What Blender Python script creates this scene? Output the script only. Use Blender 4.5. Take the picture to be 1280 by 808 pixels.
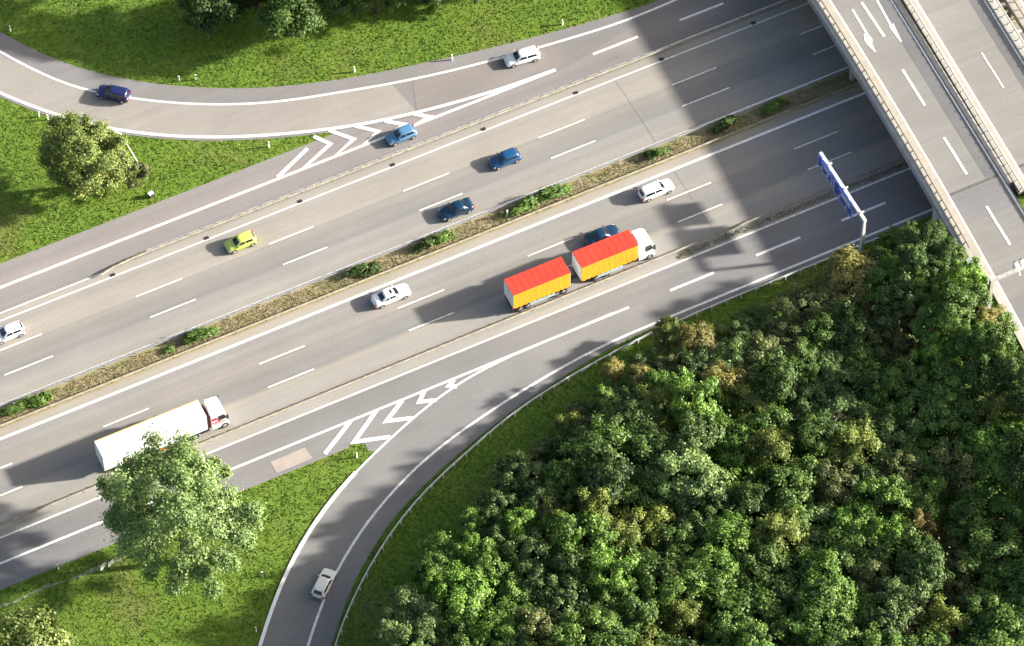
import bpy, bmesh, math, random
import numpy as np
from math import radians, sin, cos, tan, pi, atan2, hypot, sqrt
from mathutils import Vector, Matrix

# ------------------------------------------------------------------ scene, camera, light
S = bpy.context.scene
for o in list(bpy.data.objects): bpy.data.objects.remove(o)
COL = S.collection
random.seed(7); RNG = np.random.default_rng(7)

# World frame: X runs along the motorway, Y across it, Z up (metres).
ELEV, ROLL, FOC, HGT, HEAD = radians(55.656), radians(-.684), 5517., 434.24, radians(25.388)
cam_d = bpy.data.cameras.new('camera'); cam = bpy.data.objects.new('camera', cam_d); COL.objects.link(cam)
cam_d.sensor_width = 36.; cam_d.lens = 36. * FOC / 1280.
cam_d.clip_start = 5; cam_d.clip_end = 6000
def rz(v): return Vector((v[0]*cos(-HEAD) - v[1]*sin(-HEAD), v[0]*sin(-HEAD) + v[1]*cos(-HEAD), v[2]))
_r0, _u0 = Vector((1,0,0)), Vector((0, sin(ELEV), cos(ELEV)))
_f = rz((0, cos(ELEV), -sin(ELEV)))
_x = rz(_r0*cos(ROLL) + _u0*sin(ROLL)); _y = rz(-_r0*sin(ROLL) + _u0*cos(ROLL))
_loc = rz((0, -HGT/tan(ELEV), HGT))
cam.matrix_world = Matrix(((_x[0],_y[0],-_f[0],_loc[0]),(_x[1],_y[1],-_f[1],_loc[1]),(_x[2],_y[2],-_f[2],_loc[2]),(0,0,0,1)))
S.camera = cam
def P(px, py, z=0.):
    """survey: ray of the photo pixel met with the level z"""
    d = _x*((px-640)/FOC) + _y*(-(py-404)/FOC) + _f
    t = (z-_loc[2])/d[2]
    return (_loc[0]+d[0]*t, _loc[1]+d[1]*t)

SUN = Vector((2.6, -.87, 1.)).normalized()
sun_el = math.asin(SUN.z)
w = bpy.data.worlds.new('World'); S.world = w; w.use_nodes = True
nt = w.node_tree; bg = nt.nodes['Background']
sky = nt.nodes.new('ShaderNodeTexSky'); sky.sky_type = 'NISHITA'; sky.sun_disc = False
sky.sun_elevation = sun_el; sky.sun_rotation = atan2(SUN.x, SUN.y)
sky.air_density = 1.; sky.dust_density = 5.0; sky.ozone_density = 1.
nt.links.new(sky.outputs[0], bg.inputs[0]); bg.inputs[1].default_value = .070
sd = bpy.data.lights.new('sun', 'SUN'); sd.energy = 4.3; sd.angle = radians(1.8); sd.color = (1, .95, .885)
so = bpy.data.objects.new('sun', sd); COL.objects.link(so); so.rotation_euler = SUN.to_track_quat('Z', 'Y').to_euler()
S.view_settings.view_transform = 'Standard'; S.view_settings.look = 'None'
S.view_settings.exposure = 1.93; S.view_settings.gamma = 1.; S.view_settings.use_curve_mapping = False
S.render.engine = 'CYCLES'
S.cycles.max_bounces = 6; S.cycles.transparent_max_bounces = 4

# ------------------------------------------------------------------ materials
def mat(name, col, rough=.6, metal=0., var=0., scale=1., col2=None, bump=0., bscale=None, spec=None, trans=0., coat=0.):
    m = bpy.data.materials.new(name); m.use_nodes = True
    n = m.node_tree; b = n.nodes['Principled BSDF']
    b.inputs['Base Color'].default_value = (*col, 1); b.inputs['Roughness'].default_value = rough
    b.inputs['Metallic'].default_value = metal
    if spec is not None: b.inputs['Specular IOR Level'].default_value = spec
    if coat: b.inputs['Coat Weight'].default_value = coat; b.inputs['Coat Roughness'].default_value = .05
    tc = n.nodes.new('ShaderNodeTexCoord')
    if var or col2:
        no = n.nodes.new('ShaderNodeTexNoise'); no.inputs['Scale'].default_value = scale; no.inputs['Detail'].default_value = 6
        n.links.new(tc.outputs['Object'], no.inputs['Vector'])
        mx = n.nodes.new('ShaderNodeMix'); mx.data_type = 'RGBA'
        c2 = col2 or tuple(c*(1-var) for c in col); c1 = col if col2 else tuple(min(1, c*(1+var)) for c in col)
        mx.inputs[6].default_value = (*c1, 1); mx.inputs[7].default_value = (*c2, 1)
        mr = n.nodes.new('ShaderNodeMapRange'); mr.inputs[1].default_value = .35; mr.inputs[2].default_value = .65
        n.links.new(no.outputs[0], mr.inputs[0]); n.links.new(mr.outputs[0], mx.inputs[0])
        n.links.new(mx.outputs[2], b.inputs['Base Color'])
    if bump:
        no2 = n.nodes.new('ShaderNodeTexNoise'); no2.inputs['Scale'].default_value = bscale or scale*4; no2.inputs['Detail'].default_value = 4
        n.links.new(tc.outputs['Object'], no2.inputs['Vector'])
        bp = n.nodes.new('ShaderNodeBump'); bp.inputs['Strength'].default_value = 1; bp.inputs['Distance'].default_value = bump
        n.links.new(no2.outputs[0], bp.inputs['Height']); n.links.new(bp.outputs[0], b.inputs['Normal'])
    return m

def asphalt(name, base, stops=None, yr=None, streak=.08, blot=.06, rot=0.):
    """worn asphalt: lane-wise tone, long wheel streaks, blotches and grit"""
    m = bpy.data.materials.new(name); m.use_nodes = True
    n = m.node_tree; L = n.links; b = n.nodes['Principled BSDF']; b.inputs['Roughness'].default_value = .88
    b.inputs['Specular IOR Level'].default_value = .25
    tc = n.nodes.new('ShaderNodeTexCoord')
    if stops:
        sx = n.nodes.new('ShaderNodeSeparateXYZ'); L.new(tc.outputs['Object'], sx.inputs[0])
        mr = n.nodes.new('ShaderNodeMapRange'); mr.inputs[1].default_value = yr[0]; mr.inputs[2].default_value = yr[1]
        L.new(sx.outputs[1], mr.inputs[0]); cr = n.nodes.new('ShaderNodeValToRGB'); L.new(mr.outputs[0], cr.inputs[0])
        el = cr.color_ramp.elements
        for i, (y, c) in enumerate(stops):
            p = (y-yr[0])/(yr[1]-yr[0])
            e = el[i] if i < 2 else el.new(p)
            e.position = p; e.color = (*c, 1)
        colout = cr.outputs[0]
    else:
        rgb = n.nodes.new('ShaderNodeRGB'); rgb.outputs[0].default_value = (*base, 1); colout = rgb.outputs[0]
    def noise(sc, detail, k, strength):
        mp = n.nodes.new('ShaderNodeMapping'); mp.inputs['Scale'].default_value = sc; mp.inputs['Rotation'].default_value = (0,0,rot)
        mp.vector_type = 'POINT'
        L.new(tc.outputs['Object'], mp.inputs[0])
        no = n.nodes.new('ShaderNodeTexNoise'); no.inputs['Scale'].default_value = 1; no.inputs['Detail'].default_value = detail
        no.inputs['Roughness'].default_value = .6
        L.new(mp.outputs[0], no.inputs['Vector'])
        r = n.nodes.new('ShaderNodeMapRange'); r.inputs[1].default_value = .3; r.inputs[2].default_value = .7
        r.inputs[3].default_value = 1-strength; r.inputs[4].default_value = 1+strength
        L.new(no.outputs[0], r.inputs[0]); return r.outputs[0]
    fac = None
    for sc, d, s in (((.012, .9, 1), 3, streak), ((.05, .35, 1), 4, streak*.6), ((.09, .11, 1), 3, blot), ((2.6, 2.6, 1), 5, .05), ((11, 11, 1), 2, .06), ((.25, 4., 1), 3, .025)):
        o = noise(sc, d, 0, s)
        if fac is None: fac = o
        else:
            mu = n.nodes.new('ShaderNodeMath'); mu.operation = 'MULTIPLY'; L.new(fac, mu.inputs[0]); L.new(o, mu.inputs[1]); fac = mu.outputs[0]
    vm = n.nodes.new('ShaderNodeVectorMath'); vm.operation = 'SCALE'; L.new(colout, vm.inputs[0]); L.new(fac, vm.inputs['Scale'])
    L.new(vm.outputs[0], b.inputs['Base Color'])
    return m

LIGHT, MID, GREY, PURP, PALE = (.242,.232,.212), (.215,.209,.196), (.184,.18,.171), (.18,.174,.166), (.262,.25,.222)
stops = [(-9,PURP),(-1.0,PURP),(-.9,PALE),(.5,PALE),(.7,(.25,.226,.193)),(2.3,LIGHT),(4.2,(.26,.24,.2)),(4.45,GREY),(7.7,(.205,.194,.174)),(7.95,(.23,.212,.185)),
         (11.5,MID),(11.9,(.285,.262,.218)),(15.9,(.25,.232,.2)),(19.6,MID),(19.85,GREY),(23.1,(.222,.21,.186)),(23.4,(.262,.243,.208)),(26,(.25,.232,.2)),(27.0,LIGHT),(28.2,(.265,.245,.205)),(28.5,PURP),(31.9,(.21,.19,.18)),(36.5,PURP)]
M = {}
M['motorway'] = asphalt('motorway asphalt', None, stops, (-9, 37), .07, .07)
M['ramp'] = asphalt('ramp asphalt', (.188,.183,.174), streak=.05, blot=.12)
M['ramp_warm'] = asphalt('warm ramp asphalt', (.245,.229,.203), streak=.05, blot=.08)
M['ramp_grey'] = asphalt('grey ramp asphalt', (.18,.172,.166), streak=.05, blot=.08)
M['ramp_dark'] = asphalt('newer dark asphalt', (.148,.146,.15), streak=.04, blot=.08)
M['deck'] = asphalt('bridge asphalt', (.195,.187,.173), streak=.06, blot=.08, rot=pi/2)
M['deck_warm'] = asphalt('bridge asphalt warm', (.205,.195,.176), streak=.09, blot=.06, rot=pi/2)
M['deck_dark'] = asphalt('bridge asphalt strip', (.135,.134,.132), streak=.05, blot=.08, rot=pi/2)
M['deck_blue'] = asphalt('approach asphalt', (.17,.165,.163), streak=.05, blot=.1, rot=pi/2)
M['patch'] = mat('pale repair patch', (.31,.268,.23), .9, var=.08, scale=.8)
M['paint'] = mat('road paint', (.70,.69,.65), .7, var=.18, scale=3.5)
M['paint_thin'] = mat('worn road paint', (.62,.60,.55), .75, var=.25, scale=3.5)
M['concrete'] = mat('concrete', (.36,.335,.29), .85, var=.12, scale=1.2, bump=.01)
M['concrete_pale'] = mat('pale concrete cap', (.31,.285,.235), .8, var=.08, scale=1.6)
M['fascia'] = mat('bridge fascia', (.27,.275,.265), .8, var=.12, scale=1.)
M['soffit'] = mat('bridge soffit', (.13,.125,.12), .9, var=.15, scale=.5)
M['steel'] = mat('galvanised steel', (.50,.50,.48), .42, .75, var=.15, scale=3)
M['steel_dull'] = mat('dull galvanised steel', (.42,.41,.37), .6, .35, var=.2, scale=3)
M['steel_white'] = mat('pale painted steel', (.62,.62,.58), .5, .1, var=.06, scale=2)
M['rusty'] = mat('stained guard rail', (.27,.245,.18), .7, .2, var=.25, scale=1.5)
M['seam'] = mat('tar seam', (.09,.085,.08), .8, var=.2, scale=2)
M['drain'] = mat('drain iron', (.035,.03,.022), .7, var=.2, scale=9)
M['gravel'] = mat('dry verge gravel', (.26,.235,.17), .95, col2=(.16,.15,.08), scale=1.4, bump=.03, bscale=8)
M['white_plastic'] = mat('white plastic', (.8,.8,.78), .5, var=.03, scale=4)
M['black'] = mat('black rubber', (.018,.018,.02), .8, var=.2, scale=12)
M['dark'] = mat('dark underbody', (.03,.03,.035), .7, var=.2, scale=6)
M['rim'] = mat('alloy rim', (.75,.75,.76), .25, .85, var=.05, scale=12)
M['glass'] = mat('tinted glass', (.012,.016,.022), .06, var=.1, scale=2, coat=.3)
M['lamp_white'] = mat('headlight glass', (.75,.77,.8), .1, .3, var=.05, scale=12)
M['lamp_red'] = mat('tail light plastic', (.45,.02,.015), .25, var=.08, scale=12)
M['trunk'] = mat('bark', (.10,.075,.05), .95, var=.3, scale=5, bump=.02)
M['sign_blue'] = mat('sign blue', (.015,.05,.36), .45, var=.06, scale=2)
M['soil'] = mat('median soil', (.28,.22,.135), .97, col2=(.2,.19,.085), scale=.5, bump=.02, bscale=7)
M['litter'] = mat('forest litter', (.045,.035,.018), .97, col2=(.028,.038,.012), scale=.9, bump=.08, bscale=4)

def leafmat(name, c1, c2, tip=None, trans=.3, hz=.6):
    m = bpy.data.materials.new(name); m.use_nodes = True
    n = m.node_tree; L = n.links; b = n.nodes['Principled BSDF']; b.inputs['Roughness'].default_value = .55
    b.inputs['Specular IOR Level'].default_value = .35
    at = n.nodes.new('ShaderNodeAttribute'); at.attribute_name = 'tint'
    oi = n.nodes.new('ShaderNodeObjectInfo')
    cr = n.nodes.new('ShaderNodeValToRGB'); e = cr.color_ramp.elements
    e[0].color = (*c1, 1); e[1].color = (*c2, 1)
    if tip: e[1].position = .72; t = e.new(1.); t.color = (*tip, 1)
    L.new(at.outputs['Fac'], cr.inputs[0])
    mr = n.nodes.new('ShaderNodeMapRange'); mr.inputs[3].default_value = .9; mr.inputs[4].default_value = 1.45
    L.new(oi.outputs['Random'], mr.inputs[0])
    vm = n.nodes.new('ShaderNodeVectorMath'); vm.operation = 'SCALE'; L.new(cr.outputs[0], vm.inputs[0]); L.new(mr.outputs[0], vm.inputs['Scale'])
    L.new(vm.outputs[0], b.inputs['Base Color'])
    tr = n.nodes.new('ShaderNodeBsdfTranslucent'); L.new(vm.outputs[0], tr.inputs[0])
    ms = n.nodes.new('ShaderNodeMixShader'); ms.inputs[0].default_value = trans
    L.new(b.outputs[0], ms.inputs[1]); L.new(tr.outputs[0], ms.inputs[2]); L.new(ms.outputs[0], n.nodes['Material Output'].inputs[0])
    return m
LEAF = {
 'island': leafmat('yellow green island tree leaves', (.075,.115,.022), (.18,.225,.05), (.38,.42,.13)),
 'green':  leafmat('green leaves', (.045,.09,.014), (.105,.18,.03), (.24,.33,.07)),
 'bright': leafmat('bright green leaves', (.06,.125,.015), (.14,.245,.034), (.27,.38,.08)),
 'dark':   leafmat('dark green leaves', (.032,.06,.012), (.065,.115,.022), (.15,.22,.055)),
 'blue':   leafmat('grey green leaves', (.048,.082,.02), (.10,.16,.042), (.23,.31,.11)),
 'silver': leafmat('pale grey green leaves', (.08,.135,.035), (.175,.25,.075), (.36,.45,.2)),
 'olive':  leafmat('olive leaves', (.06,.075,.02), (.115,.14,.04), (.19,.21,.06)),
 'yellow': leafmat('yellow green leaves', (.07,.11,.018), (.165,.195,.035), (.42,.38,.09)),
 'tan':    leafmat('yellowing tan leaves', (.11,.115,.03), (.25,.22,.06), (.44,.37,.14)),
 'orange': leafmat('orange brown leaves', (.095,.085,.025), (.18,.135,.04), (.34,.24,.09)),
}

def grassmat(name, blade=False):
    m = bpy.data.materials.new(name); m.use_nodes = True
    n = m.node_tree; L = n.links; b = n.nodes['Principled BSDF']; b.inputs['Roughness'].default_value = .8
    b.inputs['Specular IOR Level'].default_value = .2
    tc = n.nodes.new('ShaderNodeTexCoord')
    def noise(s, d=4, lo=.35, hi=.65, r=.6):
        no = n.nodes.new('ShaderNodeTexNoise'); no.inputs['Scale'].default_value = s; no.inputs['Detail'].default_value = d; no.inputs['Roughness'].default_value = r
        L.new(tc.outputs['Object'], no.inputs['Vector'])
        q = n.nodes.new('ShaderNodeMapRange'); q.inputs[1].default_value = lo; q.inputs[2].default_value = hi
        L.new(no.outputs[0], q.inputs[0]); return q.outputs[0]
    def mix(f, a, c):
        x = n.nodes.new('ShaderNodeMix'); x.data_type = 'RGBA'
        L.new(f, x.inputs[0])
        for v, k in ((a, 6), (c, 7)):
            if isinstance(v, tuple): x.inputs[k].default_value = (*v, 1)
            else: L.new(v, x.inputs[k])
        return x.outputs[2]
    c = mix(noise(.16, 4), (.07,.138,.012), (.11,.175,.018))
    c = mix(noise(1.7, 4, .4, .75), c, (.145,.21,.03))
    c = mix(noise(.085, 3, .54, .72), c, (.14,.145,.04))
    if blade:
        at = n.nodes.new('ShaderNodeAttribute'); at.attribute_name = 'tint'
        q = n.nodes.new('ShaderNodeMapRange'); q.inputs[1].default_value = .86; q.inputs[2].default_value = 1
        L.new(at.outputs['Fac'], q.inputs[0])
        c = mix(q.outputs[0], c, (.2,.26,.06))
        q = n.nodes.new('ShaderNodeMapRange'); q.inputs[3].default_value = .8; q.inputs[4].default_value = 1.15
        L.new(at.outputs['Fac'], q.inputs[0])
        vm = n.nodes.new('ShaderNodeVectorMath'); vm.operation = 'SCALE'; L.new(c, vm.inputs[0]); L.new(q.outputs[0], vm.inputs['Scale']); c = vm.outputs[0]
    # dry strip of cut grass that follows the verge of the collector road
    L.new(c, b.inputs['Base Color'])
    if not blade:
        no2 = n.nodes.new('ShaderNodeTexNoise'); no2.inputs['Scale'].default_value = 2.2; no2.inputs['Detail'].default_value = 8; no2.inputs['Roughness'].default_value = .75
        L.new(tc.outputs['Object'], no2.inputs['Vector'])
        bp = n.nodes.new('ShaderNodeBump'); bp.inputs['Distance'].default_value = .10; L.new(no2.outputs[0], bp.inputs['Height']); L.new(bp.outputs[0], b.inputs['Normal'])
    return m
M['grass'] = grassmat('grass ground'); M['blades'] = grassmat('grass blades', True)
M['dry_blades'] = leafmat('dry grass', (.15,.16,.05), (.27,.225,.105), (.44,.38,.23), .3)

# ------------------------------------------------------------------ helpers
def link_mesh(name, verts, faces, m, parent=None, smooth=False):
    me = bpy.data.meshes.new(name); me.from_pydata([tuple(v) for v in verts], [], [tuple(f) for f in faces]); me.update()
    if m: me.materials.append(m)
    if smooth:
        for p in me.polygons: p.use_smooth = True
    o = bpy.data.objects.new(name, me); COL.objects.link(o)
    if parent: o.parent = parent
    return o
class MB:
    def __init__(s): s.v = []; s.f = []
    def add(s, vs, fs):
        k = len(s.v); s.v += [tuple(v) for v in vs]; s.f += [tuple(i+k for i in f) for f in fs]; return s
    def box(s, x0, x1, y0, y1, z0, z1):
        return s.add([(x0,y0,z0),(x1,y0,z0),(x1,y1,z0),(x0,y1,z0),(x0,y0,z1),(x1,y0,z1),(x1,y1,z1),(x0,y1,z1)],
                     [(0,3,2,1),(4,5,6,7),(0,1,5,4),(1,2,6,5),(2,3,7,6),(3,0,4,7)])
    def hexa(s, b, t):   # 4 bottom points, 4 top points
        return s.add(list(b)+list(t), [(0,3,2,1),(4,5,6,7),(0,1,5,4),(1,2,6,5),(2,3,7,6),(3,0,4,7)])
    def tube(s, p, q, r0, r1=None, n=8, caps=True):
        p = Vector(p); q = Vector(q); r1 = r0 if r1 is None else r1
        d = (q-p).normalized(); a = d.orthogonal().normalized(); b = d.cross(a)
        vs = []
        for c, r in ((p, r0), (q, r1)):
            for i in range(n): t = 2*pi*i/n; vs.append(c+a*(r*cos(t))+b*(r*sin(t)))
        fs = [(i, (i+1)%n, n+(i+1)%n, n+i) for i in range(n)]
        if caps: fs += [tuple(range(n))[::-1], tuple(range(n, 2*n))]
        return s.add(vs, fs)
    def prism(s, poly, z0, z1):
        n = len(poly)
        vs = [(x,y,z0) for x,y in poly]+[(x,y,z1) for x,y in poly]
        return s.add(vs, [tuple(range(n))[::-1], tuple(range(n,2*n))]+[(i,(i+1)%n,n+(i+1)%n,n+i) for i in range(n)])
    def build(s, name, m, parent=None, smooth=False, bevel=0.):
        o = link_mesh(name, s.v, s.f, m, parent, smooth)
        bm = bmesh.new(); bm.from_mesh(o.data); bmesh.ops.recalc_face_normals(bm, faces=bm.faces)
        if bevel:
            bmesh.ops.bevel(bm, geom=[e for e in bm.edges], offset=bevel, segments=2, affect='EDGES', profile=.6)
        bm.to_mesh(o.data); bm.free()
        return o
def tag(o, label=None, cat=None, group=None, kind=None):
    if label: o['label'] = label
    if cat: o['category'] = cat
    if group: o['group'] = group
    if kind: o['kind'] = kind
    return o
def empty(name, loc, rot=0., label=None, cat=None, group=None):
    o = bpy.data.objects.new(name, None); COL.objects.link(o); o.location = loc; o.rotation_euler = (0,0,rot)
    o.empty_display_size = .3
    return tag(o, label, cat, group)
def copy_tree(o, parent=None):
    c = o.copy(); COL.objects.link(c); c.parent = parent
    for ch in o.children: copy_tree(ch, c)
    return c
def resample(pts, step):
    out = [pts[0]]; 
    for a, b in zip(pts[:-1], pts[1:]):
        n = max(1, int(round(hypot(b[0]-a[0], b[1]-a[1])/step)))
        for i in range(1, n+1): t = i/n; out.append((a[0]+(b[0]-a[0])*t, a[1]+(b[1]-a[1])*t))
    return out
def smooth_line(pts, step=1.5):
    """Catmull-Rom through surveyed points"""
    out = []
    p = [pts[0]]+list(pts)+[pts[-1]]
    for i in range(1, len(p)-2):
        p0, p1, p2, p3 = map(lambda q: np.array(q, float), p[i-1:i+3])
        n = max(1, int(np.linalg.norm(p2-p1)/step))
        for k in range(n):
            t = k/n
            out.append(tuple(.5*((2*p1)+(-p0+p2)*t+(2*p0-5*p1+4*p2-p3)*t*t+(-p0+3*p1-3*p2+p3)*t**3)))
    out.append(tuple(pts[-1])); return out
def lowpass(pts, n=2):
    pts = [np.array(p, float) for p in pts]
    for _ in range(n): pts = [pts[0]]+[(pts[i-1]+2*pts[i]+pts[i+1])/4 for i in range(1, len(pts)-1)]+[pts[-1]]
    return [tuple(p) for p in pts]
def normals2(pts):
    ns = []
    for i in range(len(pts)):
        a = pts[max(0,i-1)]; b = pts[min(len(pts)-1,i+1)]
        d = np.array([b[0]-a[0], b[1]-a[1]]); d = d/(np.linalg.norm(d)+1e-9); ns.append((-d[1], d[0]))
    return ns
def offset(pts, d): return [(p[0]+n[0]*d, p[1]+n[1]*d) for p, n in zip(pts, normals2(pts))]
def ribbon(mb, pts, width, z, zf=None):
    n = normals2(pts); k = len(mb.v)
    for p, q in zip(pts, n):
        for s in (-1, 1): mb.v.append((p[0]+q[0]*width/2*s, p[1]+q[1]*width/2*s, z))
    for i in range(len(pts)-1): mb.f.append((k+2*i, k+2*i+2, k+2*i+3, k+2*i+1))
def between(mb, L1, L2, z):
    n = len(L1); k = len(mb.v)
    for a, b in zip(L1, L2): mb.v.append((a[0],a[1],z)); mb.v.append((b[0],b[1],z))
    for i in range(n-1): mb.f.append((k+2*i, k+2*i+2, k+2*i+3, k+2*i+1))
def even(pts, n):
    d = [0]
    for a, b in zip(pts[:-1], pts[1:]): d.append(d[-1]+hypot(b[0]-a[0], b[1]-a[1]))
    t = np.linspace(0, d[-1], n); return list(zip(np.interp(t, d, [p[0] for p in pts]), np.interp(t, d, [p[1] for p in pts])))
def flat_poly(poly, z, name, m, parent=None):
    bm = bmesh.new(); vs = [bm.verts.new((x,y,z)) for x,y in poly]; f = bm.faces.new(vs); f.normal_update()
    if f.normal.z < 0: f.normal_flip()
    bmesh.ops.triangulate(bm, faces=[f], ngon_method='EAR_CLIP')
    me = bpy.data.meshes.new(name); bm.to_mesh(me); bm.free(); me.materials.append(m)
    o = bpy.data.objects.new(name, me); COL.objects.link(o)
    if parent: o.parent = parent
    return o
def structure(o): return tag(o, kind='structure')
PX = lambda L, z=0.: [P(x, y, z) for x, y in L]

# ------------------------------------------------------------------ terrain
DZ = 7.0                                                        # level of the bridge decks
def sstep(t): t = np.clip(t, 0, 1); return t*t*(3-2*t)
def edge_left(b): return 53.42+.0497*b-.00064*b*b               # inner (white) line of the near deck
def ground_z(a, b):
    a = np.asarray(a, float); b = np.asarray(b, float)
    bl = np.clip(b, -60, 45)
    top = edge_left(bl)-2.2
    r = sstep((a-(top-13))/12.6)*sstep((170-a)/40)
    south = sstep((-11.0-b)/3.2); north = sstep((b-40)/7)
    z = (DZ-.35)*r*np.maximum(south, north)
    hill = sstep((b-44-.12*np.maximum(-a,0)*0)/40)*3.5*sstep((40-a)/25)*sstep((a+60)/30)
    return z+hill*0
def grid_axis(lo, hi, step, far):
    core = np.arange(lo, hi+step/2, step)
    f = np.array([6, 14, 30, 60, 120, 260, 600, far])
    return np.concatenate([lo-f[::-1], core, hi+f])
gx = grid_axis(-110, 130, 1.5, 1500); gy = grid_axis(-90, 110, 1.5, 1500)
X, Y = np.meshgrid(gx, gy, indexing='ij'); Z = ground_z(X, Y)
vs = np.stack([X, Y, Z], -1).reshape(-1, 3)
ny = len(gy); fs = []
for i in range(len(gx)-1):
    for j in range(ny-1): fs.append((i*ny+j, (i+1)*ny+j, (i+1)*ny+j+1, i*ny+j+1))
structure(link_mesh('ground', vs, fs, M['grass'], smooth=True))

# ------------------------------------------------------------------ motorway
Z0, Z1, Z2 = .03, .045, .06                                     # asphalt, overlays, paint
mb = MB()
def rect(mb, a0, a1, b0, b1, z): mb.add([(a0,b0,z),(a1,b0,z),(a1,b1,z),(a0,b1,z)], [(0,1,2,3)])
rect(mb, -400, 400, -4.3, 12.95, Z0); rect(mb, -400, 400, 15.75, 34.95, Z0)
rect(mb, -400, -24.8, -7.45, -4.3, Z0); rect(mb, 15, 400, -8.25, -4.3, Z0); rect(mb, 36, 400, 34.95, 35.9, Z0)
structure(mb.build('motorway', M['motorway']))
structure(MB().box(-400, 400, 12.95, 15.75, -.2, .05).build('median_strip', M['soil']))

# upper slip road
top_px = [(-90,-25),(-40,12),(0,41),(40,62),(82,80),(120,92),(160,100.5),(225,108.7),(270,111),(320,111),(380,106),(460,94),(510,83),(560,72.5),(640,54),(715,34),(780,15),(830,0),(862,-10)]
up_line_px = [(-90,6),(-40,40),(0,65.5),(25,79),(50,92),(75,104),(117.5,116),(175,125),(225,130),(262,131.5),(320,130.5),(370,125),(420,116.5),(470,108.5),(510,101),(570,87.5),(630,72),(675,59.5),(780,27.5),(845,0),(880,-15)]
low_px = [(-90,60),(-40,96),(0,117.5),(37,132.5),(75,146),(115,157),(160,165.5),(205,170.5),(250,172.5),(290,172.5),(320,171),(390,164.5),(445,157.5),(480,151),(520,141),(545,136),(595,121),(640,107.5),(694,87.5)]
TOP = lowpass(smooth_line(PX(top_px)), 6); UPL = lowpass(smooth_line(PX(up_line_px)), 6); LOW = lowpass(smooth_line(PX(low_px)), 6)
N = 90
mb = MB(); between(mb, even(offset(LOW, -.55)[:], N), even(TOP, N), Z0+.006)
ramp_up_poly = even(offset(LOW, -.55), N)+even(TOP, N)[::-1]
structure(mb.build('slip_road', M['ramp_grey']))
# warm running lane between the lines, up to the resurfacing joint
def cut(line, a_max): return [p for p in line if p[0] < a_max]
ja = P(515, 120)[0]
mb = MB(); between(mb, even(cut(LOW, ja+1.2), N), even(cut(UPL, ja-1.0), N), Z1)
structure(mb.build('slip_road_surface', M['ramp_warm']))
# grass island lies between slip road and collector (plain ground)

# lower slip road
right_px = [(398,880),(406,840),(414,808),(421,782),(430,756),(442,728),(455,703),(482,659),(515,621),(532,604),(565,574),(602,544),(640,514),(690,480),(740,448),(790,421),(840,399.5)]
left_px = [(306,880),(315,842),(325,808),(332.5,781),(347.5,741),(367.5,696),(389,661),(407.5,633.5),(430,606),(444,590),(460,575),(482,554),(507,531.5),(535,506.5),(570,481.5),(610,459),(640,445)]
nline_px = [(363,880),(373,845),(385,808),(395,773.5),(404,748.5),(420,713.5),(440,681),(460,651),(480,626),(499,606),(520,584),(545,563),(570,544),(595,526.5),(640,496.5),(690,466.5),(740,439),(790,415.5),(815,406)]
RIGHT = lowpass(smooth_line(PX(right_px)), 6); LEFT = lowpass(smooth_line(PX(left_px)), 5); NL = lowpass(smooth_line(PX(nline_px)), 6)
tip = [P(460,564), P(456,554.5), P(437,556)]
lo = [p for p in LEFT if p[1] < tip[0][1]-.5]
poly_low = lo + tip + [(-24.8,-7.45), (-24.8,-4.3), (15,-4.3), (16.5,-8.25)] + [p for p in RIGHT[::-1] if p[0] < 16]
structure(flat_poly(poly_low, Z0+.006, 'exit_road', M['ramp']))
mb = MB()
n2 = [p for p in NL if p[0] < 13.5]; r2 = [p for p in RIGHT if p[0] < 15]
between(mb, even(n2, N), even(offset(r2, .02), N), Z1)
structure(mb.build('exit_road_shoulder', M['ramp_grey']))

# ---------------- markings
paint = MB(); thin = MB()
EPS = .012
for b, wd in ((16.03,.34),(11.65,.34)): rect(paint, -300, 300, b-wd/2, b+wd/2, Z2)
for b, wd, a0, a1 in ((27.2,.2,-300,300),(-.94,.24,-300,300),(28.95,.17,-35,300),(28.25,.17,-300,-41)): rect(thin, a0, a1, b-wd/2, b+wd/2, Z2)
rect(paint, -300, 13.5, -4.15-.15, -4.15+.15, Z2); rect(paint, 14.8, 300, -7.68, -7.38, Z2)
def dash(a0, a1, b, wd): rect(thin if wd < .2 else paint, a0, a1, b-wd/2, b+wd/2, Z2)
def dashes_px(L, b, wd, ext=True):
    iv = sorted((P(*p)[0], P(*q)[0]) for p, q in L)
    for a0, a1 in iv: dash(a0, a1, b, wd)
    if ext:
        a = iv[-1][0]
        for k in range(1, 8): dash(a+18*k, a+18*k+6.1, b, wd)
        a = iv[0][0]
        for k in range(1, 8): dash(a-18*k, a-18*k+6.1, b, wd)
dashes_px([((852,132),(911,109)),((689,199),(744,176)),((524,264),(577.5,241)),((354,331.5),(409.5,309)),((187.5,397),(245,374.5)),((5.5,470),(66,445)),((1016,68),(1047,55))], 19.78, .19)
dashes_px([((840,107.5),(895,84.5)),((672.5,172.5),(731,150)),((504,239.5),(561,216.5)),((336,306),(392,284)),((170,371.5),(228,349)),((-8,441),(52,418)),((999,43),(1031,30))], 23.28, .19)
dashes_px([((834,251),(889,229)),((659,319.5),(716,297)),((497.5,386),(555.5,363)),((324,456),(381,433)),((129,533.5),(186,511)),((-45,603),(15.5,580)),((993,187),(1047,165))], 7.9, .19)
dashes_px([((847.5,278),(902.5,255)),((680,345),(737,322)),((511,414),(567.5,391)),((335,485),(392.5,461.5)),((1010,213),(1064,190)),((150,555),(205,532)),((-30,630),(27,607))], 4.4, .19)
for p, q in [((838,364),(892,341)),((945,320),(1000,297)),((1052,277),(1107,254))]: dash(P(*p)[0], P(*q)[0], -4.15, .32)
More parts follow.
